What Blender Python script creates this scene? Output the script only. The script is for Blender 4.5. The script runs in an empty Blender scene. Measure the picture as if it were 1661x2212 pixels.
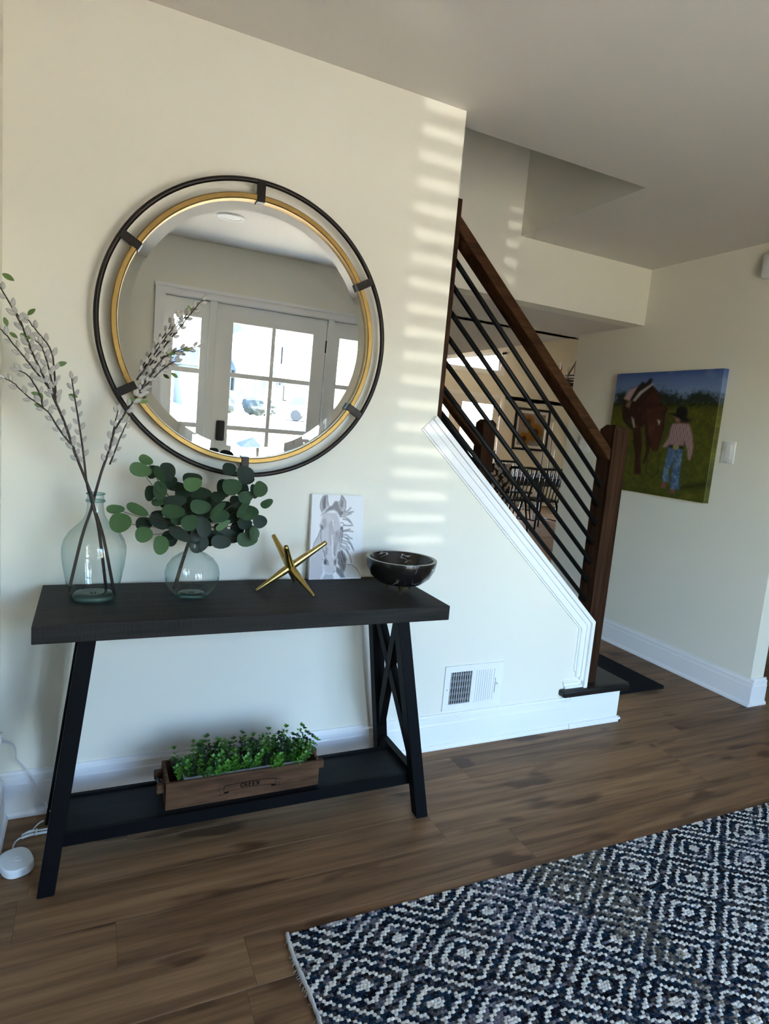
import bpy, bmesh, math, random
import numpy as np
from mathutils import Vector, Matrix
random.seed(11)
rng = np.random.default_rng(11)
sc = bpy.context.scene
col = sc.collection
PI = math.pi

# ---------------------------------------------------------------- camera
YAW, PITCH, ROLL, FPX = -0.444, -0.1343, 0.0875, 1349.46
_r = Vector((math.cos(YAW), math.sin(YAW), 0))
_f = Vector((-math.sin(YAW) * math.cos(PITCH), math.cos(YAW) * math.cos(PITCH), math.sin(PITCH)))
_u = _r.cross(_f)
_r2 = _r * math.cos(ROLL) + _u * math.sin(ROLL)
_u2 = -_r * math.sin(ROLL) + _u * math.cos(ROLL)
cam_d = bpy.data.cameras.new('camera')
cam_d.sensor_fit = 'HORIZONTAL'
cam_d.sensor_width = 36.0
cam_d.lens = FPX / 1661.0 * 36.0
cam_d.clip_start = 0.02
cam_d.clip_end = 300
cam = bpy.data.objects.new('camera', cam_d)
col.objects.link(cam)
_m = Matrix(((_r2.x, _u2.x, -_f.x), (_r2.y, _u2.y, -_f.y), (_r2.z, _u2.z, -_f.z))).to_4x4()
_m.translation = (0.0407, -2.0947, 1.3028)
cam.matrix_world = _m
sc.camera = cam

# ---------------------------------------------------------------- sky, sun, window daylight, exposure
SKY_STRENGTH = 0.88
SUN_ENERGY = 12.0
EXPOSURE = 3.30
world = bpy.data.worlds.new('sky')
sc.world = world
world.use_nodes = True
_nt = world.node_tree
_nt.nodes.clear()
_sky = _nt.nodes.new('ShaderNodeTexSky')
_sky.sky_type = 'NISHITA'
_sky.sun_disc = False
_sky.sun_elevation = math.radians(42)
_sky.sun_rotation = math.radians(40)
_sky.air_density = 1.0
_sky.dust_density = 1.5
_sky.ozone_density = 3.0
_bg = _nt.nodes.new('ShaderNodeBackground')
_bg.inputs['Strength'].default_value = SKY_STRENGTH
_out = _nt.nodes.new('ShaderNodeOutputWorld')
_nt.links.new(_sky.outputs[0], _bg.inputs[0])
_nt.links.new(_bg.outputs[0], _out.inputs[0])

def light(name, kind, loc, direction, energy, **kw):
    d = bpy.data.lights.new(name, kind)
    d.energy = energy
    for k, v in kw.items():
        setattr(d, k, v)
    o = bpy.data.objects.new(name, d)
    o.location = loc
    o.rotation_euler = Vector(direction).to_track_quat('-Z', 'Y').to_euler()
    col.objects.link(o)
    return o

# the sun stands behind and to the right of the house
light('sun', 'SUN', (20, 20, 30), (-0.82, -0.17, -0.60), SUN_ENERGY, angle=math.radians(0.6), color=(1.0, 0.88, 0.70))
# added spot standing in for reflected sunlight; the unseen side window's slats stripe it
light('stripe_spot', 'SPOT', (-5.03, -6.95, 1.32), (0.66, 0.72, 0.03), 160, spot_size=math.radians(18), spot_blend=0.5,
      shadow_soft_size=0.014, color=(1.0, 0.97, 0.9))

def portal(name, loc, w, h, direction):
    o = light(name, 'AREA', loc, direction, 1.0, shape='RECTANGLE', size=w, size_y=h)
    o.data.cycles.is_portal = True
    return o
portal('entry_daylight', (1.355, -3.30, 1.05), 1.75, 1.75, (0, 1, 0))
portal('garden_daylight', (6.5, 8.16, 1.4), 2.0, 3.2, (0, -1, 0))

vs = sc.view_settings
vs.view_transform = 'Standard'
vs.look = 'None'
vs.exposure = EXPOSURE
vs.gamma = 1.0
vs.use_curve_mapping = False
sc.cycles.use_denoising = True
sc.cycles.max_bounces = 14
sc.cycles.diffuse_bounces = 7
sc.cycles.transparent_max_bounces = 24
sc.cycles.sample_clamp_indirect = 6.0

# ---------------------------------------------------------------- helpers
def new_bm():
    return bmesh.new()

def box(bm, x0, x1, y0, y1, z0, z1, bev=0.0):
    v = [bm.verts.new(p) for p in ((x0, y0, z0), (x1, y0, z0), (x1, y1, z0), (x0, y1, z0), (x0, y0, z1), (x1, y0, z1), (x1, y1, z1), (x0, y1, z1))]
    fs = [bm.faces.new([v[i] for i in q]) for q in ((0, 3, 2, 1), (4, 5, 6, 7), (0, 1, 5, 4), (1, 2, 6, 5), (2, 3, 7, 6), (3, 0, 4, 7))]
    if bev > 0:
        es = list({e for f in fs for e in f.edges})
        bmesh.ops.bevel(bm, geom=es, offset=bev, segments=2, profile=0.5, affect='EDGES')
    return bm

def prism(bm, pts, axis, a, b):
    """extrude polygon pts (2D) along axis from a to b; for 'y' the points are (x,z), for 'x' (y,z), for 'z' (x,y)"""
    def P(p, t):
        return {'y': (p[0], t, p[1]), 'x': (t, p[0], p[1]), 'z': (p[0], p[1], t)}[axis]
    A = [bm.verts.new(P(p, a)) for p in pts]
    B = [bm.verts.new(P(p, b)) for p in pts]
    n = len(pts)
    fs = [bm.faces.new(A), bm.faces.new(list(reversed(B)))]
    for i in range(n):
        fs.append(bm.faces.new((A[i], B[i], B[(i + 1) % n], A[(i + 1) % n])))
    bmesh.ops.recalc_face_normals(bm, faces=fs)
    return bm

def lathe(bm, prof, seg=32, c=(0, 0, 0), close=False):
    """revolve (r,z) profile about z"""
    rings = []
    for r, z in prof:
        if r < 1e-6:
            rings.append([bm.verts.new((c[0], c[1], c[2] + z))])
        else:
            rings.append([bm.verts.new((c[0] + r * math.cos(2 * PI * i / seg), c[1] + r * math.sin(2 * PI * i / seg), c[2] + z)) for i in range(seg)])
    pairs = list(zip(rings, rings[1:]))
    if close:
        pairs.append((rings[-1], rings[0]))
    fs = []
    for A, B in pairs:
        for i in range(seg):
            j = (i + 1) % seg
            if len(A) == 1 and len(B) == 1:
                continue
            if len(A) == 1:
                fs.append(bm.faces.new((A[0], B[j], B[i])))
            elif len(B) == 1:
                fs.append(bm.faces.new((A[i], A[j], B[0])))
            else:
                fs.append(bm.faces.new((A[i], A[j], B[j], B[i])))
    bmesh.ops.recalc_face_normals(bm, faces=fs)
    return bm

def tube(bm, path, rad, seg=8, closed=False, caps=True):
    P = [Vector(p) for p in path]
    n = len(P)
    rad = rad if isinstance(rad, (list, tuple)) else [rad] * n
    rings = []
    ref = None
    for i, p in enumerate(P):
        if closed:
            t = P[(i + 1) % n] - P[(i - 1) % n]
        else:
            t = P[min(i + 1, n - 1)] - P[max(i - 1, 0)]
        t.normalize()
        if ref is None:
            ref = Vector((0, 0, 1)) if abs(t.z) < 0.9 else Vector((1, 0, 0))
        a = (ref - t * ref.dot(t)).normalized()
        b = t.cross(a)
        ref = a
        rings.append([bm.verts.new(p + (a * math.cos(2 * PI * k / seg) + b * math.sin(2 * PI * k / seg)) * rad[i]) for k in range(seg)])
    fs = []
    for i in range(n if closed else n - 1):
        A, B = rings[i], rings[(i + 1) % n]
        for k in range(seg):
            fs.append(bm.faces.new((A[k], A[(k + 1) % seg], B[(k + 1) % seg], B[k])))
    if caps and not closed:
        fs.append(bm.faces.new(list(reversed(rings[0]))))
        fs.append(bm.faces.new(rings[-1]))
    bmesh.ops.recalc_face_normals(bm, faces=fs)
    return bm

def beam(bm, p, q, w, h, up=(0, 0, 1), bev=0.0):
    """rectangular bar from p to q, w across, h along 'up'"""
    p, q = Vector(p), Vector(q)
    t = (q - p).normalized()
    u = Vector(up)
    u = (u - t * u.dot(t)).normalized()
    s = t.cross(u)
    v = []
    for c in (p, q):
        for a, b in ((-1, -1), (1, -1), (1, 1), (-1, 1)):
            v.append(bm.verts.new(c + s * (a * w / 2) + u * (b * h / 2)))
    fs = [bm.faces.new([v[i] for i in f]) for f in ((0, 1, 2, 3), (7, 6, 5, 4), (0, 4, 5, 1), (1, 5, 6, 2), (2, 6, 7, 3), (3, 7, 4, 0))]
    bmesh.ops.recalc_face_normals(bm, faces=fs)
    if bev > 0:
        bmesh.ops.bevel(bm, geom=list({e for f in fs for e in f.edges}), offset=bev, segments=2, profile=0.5, affect='EDGES')
    return bm

def ellipsoid(bm, c, r, seg=12, rings=8):
    m = Matrix.Translation(c) @ Matrix.Diagonal((r[0], r[1], r[2], 1))
    bmesh.ops.create_uvsphere(bm, u_segments=seg, v_segments=rings, radius=1.0, matrix=m)
    return bm

def smooth_path(pts, k=6):
    P = [Vector(p) for p in pts]
    if len(P) < 3:
        return P
    out = []
    for i in range(len(P) - 1):
        p0, p1, p2, p3 = P[max(i - 1, 0)], P[i], P[i + 1], P[min(i + 2, len(P) - 1)]
        for j in range(k):
            t = j / k
            out.append(0.5 * ((2 * p1) + (p2 - p0) * t + (2 * p0 - 5 * p1 + 4 * p2 - p3) * t * t + (3 * p1 - p0 - 3 * p2 + p3) * t ** 3))
    out.append(P[-1])
    return out

def obj(name, bm, mat, parent=None, smooth=False, loc=None):
    if isinstance(bm, bpy.types.Mesh):
        me = bm
    else:
        me = bpy.data.meshes.new(name)
        bm.to_mesh(me)
        bm.free()
        me.materials.append(mat)
        if smooth:
            me.polygons.foreach_set('use_smooth', [True] * len(me.polygons))
            if smooth == 'angle':
                try:
                    me.set_sharp_from_angle(angle=math.radians(35))
                except Exception:
                    pass
    o = bpy.data.objects.new(name, me)
    col.objects.link(o)
    if parent is not None:
        o.parent = parent
    if loc is not None:
        o.location = loc
    return o

def tag(o, label=None, cat=None, group=None, kind=None):
    if label: o['label'] = label
    if cat: o['category'] = cat
    if group: o['group'] = group
    if kind: o['kind'] = kind
    return o

def thing(name, label, cat, loc=(0, 0, 0), rot=(0, 0, 0), group=None):
    o = bpy.data.objects.new(name, None)
    o.empty_display_size = 0.05
    col.objects.link(o)
    o.location = loc
    o.rotation_euler = rot
    return tag(o, label, cat, group)

def struct(name, bm, mat, label=None, cat=None, smooth=False):
    o = obj(name, bm, mat, None, smooth)
    tag(o, label, cat, kind='structure')
    return o

def part(parent, name, mat, fn, smooth=False, label=None):
    bm = new_bm()
    fn(bm)
    o = obj(name, bm, mat, parent, smooth)
    if label: o['label'] = label
    return o

# ---------------------------------------------------------------- materials
MATS = {}
def mat(name, color, rough=0.6, metal=0.0, spec=0.5, bump=0.0, bump_scale=80.0, var=0.0, var_scale=4.0, coat=0.0):
    m = bpy.data.materials.new(name)
    m.use_nodes = True
    nt = m.node_tree
    b = nt.nodes['Principled BSDF']
    b.inputs['Base Color'].default_value = (*color, 1)
    b.inputs['Roughness'].default_value = rough
    b.inputs['Metallic'].default_value = metal
    b.inputs['Specular IOR Level'].default_value = spec
    b.inputs['Coat Weight'].default_value = coat
    tc = None
    if bump > 0 or var > 0:
        tc = nt.nodes.new('ShaderNodeTexCoord')
    if var > 0:
        nz = nt.nodes.new('ShaderNodeTexNoise')
        nz.inputs['Scale'].default_value = var_scale
        nz.inputs['Detail'].default_value = 4
        nt.links.new(tc.outputs['Object'], nz.inputs['Vector'])
        mx = nt.nodes.new('ShaderNodeMix')
        mx.data_type = 'RGBA'
        mx.inputs[6].default_value = (*[max(0, c * (1 - var)) for c in color], 1)
        mx.inputs[7].default_value = (*[min(1, c * (1 + var)) for c in color], 1)
        nt.links.new(nz.outputs[0], mx.inputs[0])
        nt.links.new(mx.outputs[2], b.inputs['Base Color'])
    if bump > 0:
        nb = nt.nodes.new('ShaderNodeTexNoise')
        nb.inputs['Scale'].default_value = bump_scale
        nb.inputs['Detail'].default_value = 3
        nt.links.new(tc.outputs['Object'], nb.inputs['Vector'])
        bp = nt.nodes.new('ShaderNodeBump')
        bp.inputs['Strength'].default_value = bump
        bp.inputs['Distance'].default_value = 0.002
        nt.links.new(nb.outputs[0], bp.inputs['Height'])
        nt.links.new(bp.outputs[0], b.inputs['Normal'])
    MATS[name] = m
    return m

def wood(name, dark, light_, along=0, fine=60.0, stretch=0.05, rough=0.5, rnd=0.0, bump=0.25, knots=0.0, spec=0.5, saw=0.0):
    """streaky wood; the grain runs along local axis 'along'"""
    m = bpy.data.materials.new(name)
    m.use_nodes = True
    nt = m.node_tree
    N, L = nt.nodes, nt.links
    b = N['Principled BSDF']
    b.inputs['Roughness'].default_value = rough
    b.inputs['Specular IOR Level'].default_value = spec
    tc = N.new('ShaderNodeTexCoord')
    oi = N.new('ShaderNodeObjectInfo')
    off = N.new('ShaderNodeVectorMath'); off.operation = 'SCALE'
    off.inputs[0].default_value = (13.7, 7.3, 5.1)
    L.new(oi.outputs['Random'], off.inputs['Scale'])
    add = N.new('ShaderNodeVectorMath'); add.operation = 'ADD'
    L.new(tc.outputs['Object'], add.inputs[0]); L.new(off.outputs[0], add.inputs[1])
    def mapped(sc_, st):
        mp = N.new('ShaderNodeMapping')
        s = [sc_] * 3
        s[along] = sc_ * st
        mp.inputs['Scale'].default_value = s
        L.new(add.outputs[0], mp.inputs['Vector'])
        return mp
    n1 = N.new('ShaderNodeTexNoise'); n1.inputs['Scale'].default_value = 1.0; n1.inputs['Detail'].default_value = 6; n1.inputs['Roughness'].default_value = 0.65
    L.new(mapped(fine, stretch).outputs[0], n1.inputs['Vector'])
    n2 = N.new('ShaderNodeTexNoise'); n2.inputs['Scale'].default_value = 1.0; n2.inputs['Detail'].default_value = 3; n2.inputs['Distortion'].default_value = 1.2
    L.new(mapped(fine * 0.22, stretch * 1.8).outputs[0], n2.inputs['Vector'])
    mixf = N.new('ShaderNodeMath'); mixf.operation = 'ADD'
    h1 = N.new('ShaderNodeMath'); h1.operation = 'MULTIPLY'; h1.inputs[1].default_value = 0.5; L.new(n1.outputs[0], h1.inputs[0])
    h2 = N.new('ShaderNodeMath'); h2.operation = 'MULTIPLY'; h2.inputs[1].default_value = 0.5; L.new(n2.outputs[0], h2.inputs[0])
    L.new(h1.outputs[0], mixf.inputs[0]); L.new(h2.outputs[0], mixf.inputs[1])
    src = mixf.outputs[0]
    if knots > 0:
        vz = N.new('ShaderNodeTexNoise'); vz.inputs['Scale'].default_value = 1.0; vz.inputs['Detail'].default_value = 2
        L.new(mapped(9.0, 0.32).outputs[0], vz.inputs['Vector'])
        kr = N.new('ShaderNodeMapRange'); kr.inputs[1].default_value = 0.60; kr.inputs[2].default_value = 0.78; kr.inputs[3].default_value = 0.0; kr.inputs[4].default_value = knots
        L.new(vz.outputs[0], kr.inputs[0])
        sb = N.new('ShaderNodeMath'); sb.operation = 'SUBTRACT'
        L.new(src, sb.inputs[0]); L.new(kr.outputs[0], sb.inputs[1])
        src = sb.outputs[0]
    if rnd > 0:
        rr = N.new('ShaderNodeMapRange'); rr.inputs[3].default_value = -rnd; rr.inputs[4].default_value = rnd
        L.new(oi.outputs['Random'], rr.inputs[0])
        ad = N.new('ShaderNodeMath'); ad.operation = 'ADD'
        L.new(src, ad.inputs[0]); L.new(rr.outputs[0], ad.inputs[1])
        src = ad.outputs[0]
    ramp = N.new('ShaderNodeMapRange'); ramp.inputs[1].default_value = 0.33; ramp.inputs[2].default_value = 0.68
    L.new(src, ramp.inputs[0])
    mx = N.new('ShaderNodeMix'); mx.data_type = 'RGBA'
    mx.inputs[6].default_value = (*dark, 1); mx.inputs[7].default_value = (*light_, 1)
    L.new(ramp.outputs[0], mx.inputs[0])
    L.new(mx.outputs[2], b.inputs['Base Color'])
    hsrc = n1.outputs[0]
    if saw > 0:
        n3 = N.new('ShaderNodeTexNoise'); n3.inputs['Scale'].default_value = 1.0; n3.inputs['Detail'].default_value = 2
        mp = N.new('ShaderNodeMapping'); mp.inputs['Scale'].default_value = (160, 14, 30)
        L.new(add.outputs[0], mp.inputs['Vector']); L.new(mp.outputs[0], n3.inputs['Vector'])
        sm = N.new('ShaderNodeMath'); sm.operation = 'ADD'
        s3 = N.new('ShaderNodeMath'); s3.operation = 'MULTIPLY'; s3.inputs[1].default_value = saw
        L.new(n3.outputs[0], s3.inputs[0]); L.new(n1.outputs[0], sm.inputs[0]); L.new(s3.outputs[0], sm.inputs[1])
        hsrc = sm.outputs[0]
    bp = N.new('ShaderNodeBump'); bp.inputs['Strength'].default_value = bump; bp.inputs['Distance'].default_value = 0.0015
    L.new(hsrc, bp.inputs['Height']); L.new(bp.outputs[0], b.inputs['Normal'])
    MATS[name] = m
    return m

def glass(name, tint, edge, refl=1.0):
    """thin clear glass: lets light through, mirrors at grazing angles"""
    m = bpy.data.materials.new(name)
    m.use_nodes = True
    nt = m.node_tree
    N, L = nt.nodes, nt.links
    N.clear()
    o = N.new('ShaderNodeOutputMaterial')
    tr = N.new('ShaderNodeBsdfTransparent')
    gl = N.new('ShaderNodeBsdfGlossy'); gl.inputs['Roughness'].default_value = 0.02
    lw = N.new('ShaderNodeLayerWeight'); lw.inputs['Blend'].default_value = 0.22
    mc = N.new('ShaderNodeMix'); mc.data_type = 'RGBA'
    mc.inputs[6].default_value = (*tint, 1); mc.inputs[7].default_value = (*edge, 1)
    L.new(lw.outputs['Facing'], mc.inputs[0]); L.new(mc.outputs[2], tr.inputs[0])
    lf = N.new('ShaderNodeLayerWeight'); lf.inputs['Blend'].default_value = 0.5
    pw = N.new('ShaderNodeMath'); pw.operation = 'POWER'; pw.inputs[1].default_value = 4.0
    L.new(lf.outputs['Facing'], pw.inputs[0])
    mu = N.new('ShaderNodeMath'); mu.operation = 'MULTIPLY_ADD'; mu.inputs[1].default_value = 0.55 * refl; mu.inputs[2].default_value = 0.045 * refl
    L.new(pw.outputs[0], mu.inputs[0])
    mx = N.new('ShaderNodeMixShader')
    L.new(mu.outputs[0], mx.inputs[0]); L.new(tr.outputs[0], mx.inputs[1]); L.new(gl.outputs[0], mx.inputs[2])
    L.new(mx.outputs[0], o.inputs[0])
    MATS[name] = m
    return m

def attr_mat(name, attr='Col', rough=0.8, bump=0.0, spec=0.3, bump_scale=400):
    m = mat(name, (0.5, 0.5, 0.5), rough, spec=spec, bump=bump, bump_scale=bump_scale)
    a = m.node_tree.nodes.new('ShaderNodeAttribute')
    a.attribute_name = attr
    m.node_tree.links.new(a.outputs['Color'], m.node_tree.nodes['Principled BSDF'].inputs['Base Color'])
    return m

M_WALL = mat('wall_paint', (0.80, 0.764, 0.668), 0.85, spec=0.25, bump=0.06, bump_scale=220)
M_CEIL = mat('ceiling_paint', (0.69, 0.648, 0.59), 0.9, spec=0.15, bump=0.05, bump_scale=200)
M_TRIM = mat('white_trim_paint', (0.86, 0.845, 0.845), 0.38, spec=0.45)
M_DOORW = mat('door_paint', (0.86, 0.855, 0.83), 0.4, spec=0.45)
M_PLANK = wood('floor_plank_wood', (0.084, 0.038, 0.015), (0.318, 0.172, 0.080), along=0, fine=55, stretch=0.045, rough=0.5, rnd=0.05, bump=0.10, knots=0.45, spec=0.3)
M_NEWEL = wood('stained_oak', (0.009, 0.0035, 0.0018), (0.060, 0.027, 0.014), along=2, fine=150, stretch=0.03, rough=0.55, bump=0.2, spec=0.08)
M_RAIL = wood('stained_rail', (0.014, 0.006, 0.0025), (0.080, 0.034, 0.014), along=0, fine=150, stretch=0.03, rough=0.55, bump=0.2, spec=0.08)
M_TREAD = wood('stained_tread', (0.004, 0.003, 0.0026), (0.011, 0.009, 0.008), along=1, fine=90, stretch=0.05, rough=0.5, bump=0.1)
M_BLACK = mat('black_metal', (0.006, 0.006, 0.0065), 0.45, spec=0.4)
M_ROD = mat('black_rod_metal', (0.004, 0.004, 0.004), 0.55, spec=0.25)
M_TTOP = wood('charcoal_tabletop_wood', (0.008, 0.0068, 0.006), (0.027, 0.0235, 0.021), along=0, fine=90, stretch=0.05, rough=0.6, bump=0.55, spec=0.18, saw=1.2)
M_TLEG = mat('table_leg_paint', (0.0028, 0.0026, 0.0034), 0.55, spec=0.12)
M_SHELF = wood('dark_shelf_wood', (0.004, 0.004, 0.005), (0.011, 0.011, 0.0125), along=0, fine=80, stretch=0.05, rough=0.6, bump=0.4, spec=0.2)
M_GOLD = mat('antique_gold', (0.36, 0.225, 0.075), 0.45, metal=1.0, var=0.2, var_scale=60, bump=0.1, bump_scale=300)
M_BRASS = mat('brushed_brass', (0.52, 0.385, 0.14), 0.30, metal=1.0, bump=0.1, bump_scale=250)
M_IRON = mat('dark_bronze', (0.022, 0.017, 0.014), 0.42, metal=0.6, var=0.4, var_scale=60)
M_MIRROR = mat('mirror_silver', (0.93, 0.94, 0.93), 0.0, metal=1.0)
M_VASE = glass('aqua_vase_glass', (0.965, 0.985, 0.98), (0.36, 0.53, 0.51), 1.3)
M_VBASE = glass('aqua_thick_glass', (0.68, 0.84, 0.82), (0.30, 0.50, 0.48), 1.2)
M_PANE = glass('window_glass', (0.96, 0.98, 0.97), (0.90, 0.94, 0.93), 0.7)
M_BULB = glass('bulb_glass', (0.95, 0.95, 0.95), (0.6, 0.6, 0.6), 1.5)
M_PLASTIC = mat('white_plastic', (0.78, 0.77, 0.76), 0.4)
M_CANVAS = mat('white_canvas', (0.80, 0.80, 0.81), 0.85, bump=0.15, bump_scale=900)
M_PLANTER = wood('acacia_wood', (0.036, 0.015, 0.007), (0.165, 0.083, 0.043), along=0, fine=45, stretch=0.12, rough=0.65, bump=0.2, spec=0.12)
M_INK = mat('burnt_ink', (0.005, 0.003, 0.002), 0.8, spec=0.1)
M_ZINC = mat('zinc_liner', (0.55, 0.56, 0.58), 0.35, metal=1.0)
M_TWIG = mat('willow_bark', (0.032, 0.014, 0.010), 0.6, var=0.3, var_scale=90)
M_CATKIN = mat('catkin_fuzz', (0.50, 0.475, 0.44), 0.95, spec=0.1, bump=0.6, bump_scale=700, var=0.15, var_scale=150)
M_WLEAF = mat('willow_leaf', (0.10, 0.17, 0.035), 0.55)
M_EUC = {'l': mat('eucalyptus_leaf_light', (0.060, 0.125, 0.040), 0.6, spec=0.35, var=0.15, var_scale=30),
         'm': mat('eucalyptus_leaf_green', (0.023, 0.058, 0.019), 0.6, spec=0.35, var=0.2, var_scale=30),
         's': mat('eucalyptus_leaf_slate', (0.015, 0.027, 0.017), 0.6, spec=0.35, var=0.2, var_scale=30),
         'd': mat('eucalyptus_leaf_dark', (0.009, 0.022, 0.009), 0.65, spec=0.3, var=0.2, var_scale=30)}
M_STEM = mat('brown_stem', (0.04, 0.026, 0.016), 0.8)

# ---------------------------------------------------------------- measured outlines
WILLOW = {'left': {'main': [(0.108, -0.2, 0.762), (0.075, -0.197, 0.927), (0.049, -0.193, 1.012), (0.042, -0.19, 1.047), (0.001, -0.2, 1.156), (-0.027, -0.207, 1.24), (-0.047, -0.212, 1.288), (-0.075, -0.218, 1.351), (-0.102, -0.224, 1.412), (-0.121, -0.23, 1.464), (-0.142, -0.234, 1.508), (-0.161, -0.238, 1.542), (-0.174, -0.241, 1.564)], 'twigs': [[(-0.067, -0.216, 1.332), (-0.1, -0.22, 1.373), (-0.125, -0.224, 1.405), (-0.153, -0.228, 1.441), (-0.175, -0.231, 1.466)], [(-0.047, -0.212, 1.288), (-0.064, -0.22, 1.373), (-0.079, -0.225, 1.423), (-0.088, -0.227, 1.438), (-0.099, -0.228, 1.448)], [(-0.048, -0.213, 1.301), (-0.053, -0.22, 1.374), (-0.059, -0.224, 1.418), (-0.075, -0.227, 1.447), (-0.099, -0.23, 1.475), (-0.115, -0.233, 1.496)], [(-0.002, -0.201, 1.173), (-0.037, -0.205, 1.218), (-0.063, -0.21, 1.262), (-0.085, -0.212, 1.281), (-0.118, -0.214, 1.306), (-0.146, -0.217, 1.333), (-0.167, -0.218, 1.344)], [(-0.078, -0.211, 1.273), (-0.084, -0.214, 1.306), (-0.104, -0.218, 1.344), (-0.118, -0.219, 1.359), (-0.136, -0.22, 1.365)], [(-0.102, -0.224, 1.408), (-0.127, -0.232, 1.483), (-0.139, -0.234, 1.508)]]}, 'mid': {'main': [(0.087, -0.165, 0.767), (0.063, -0.168, 0.944), (0.045, -0.172, 1.017), (0.036, -0.175, 1.049), (0.029, -0.174, 1.08), (0.018, -0.172, 1.168), (0.006, -0.17, 1.246), (-0.005, -0.168, 1.309), (-0.014, -0.166, 1.364)], 'twigs': []}, 'right': {'main': [(-0.01, -0.2, 0.771), (0.019, -0.19, 0.921), (0.041, -0.18, 1.0), (0.051, -0.17, 1.045), (0.067, -0.165, 1.112), (0.086, -0.161, 1.176), (0.097, -0.158, 1.226), (0.125, -0.154, 1.282), (0.149, -0.151, 1.325), (0.181, -0.148, 1.382), (0.214, -0.144, 1.435), (0.235, -0.143, 1.456), (0.275, -0.142, 1.477), (0.319, -0.141, 1.491)], 'twigs': [[(0.152, -0.148, 1.374), (0.18, -0.145, 1.422), (0.209, -0.141, 1.475), (0.246, -0.138, 1.535), (0.263, -0.136, 1.569)], [(0.181, -0.145, 1.413), (0.226, -0.141, 1.482), (0.264, -0.138, 1.537), (0.293, -0.135, 1.582), (0.328, -0.132, 1.629)], [(0.149, -0.151, 1.325), (0.182, -0.148, 1.369), (0.232, -0.145, 1.424), (0.26, -0.144, 1.441)], [(0.086, -0.161, 1.176), (0.097, -0.156, 1.244), (0.106, -0.153, 1.289)], [(0.087, -0.164, 1.131), (0.114, -0.159, 1.214), (0.13, -0.156, 1.256)], [(0.125, -0.154, 1.282), (0.149, -0.152, 1.32), (0.172, -0.15, 1.349)]]}}
WILLOW_LEAVES = {'left': [((-0.167, -0.243, 1.593), 25), ((-0.164, -0.233, 1.491), 70), ((-0.153, -0.229, 1.456), 30), ((-0.13, -0.229, 1.455), 10), ((-0.048, -0.221, 1.389), -20), ((-0.086, -0.215, 1.318), 80), ((-0.105, -0.215, 1.312), 10), ((-0.098, -0.212, 1.284), 20), ((-0.113, -0.233, 1.504), -50)], 'mid': [((-0.02, -0.168, 1.316), 10)], 'right': [((0.284, -0.133, 1.603), 60), ((0.275, -0.142, 1.475), -10), ((0.244, -0.146, 1.405), 30), ((0.158, -0.152, 1.315), -5), ((0.128, -0.152, 1.316), -10), ((0.227, -0.143, 1.46), 0)]}
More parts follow.
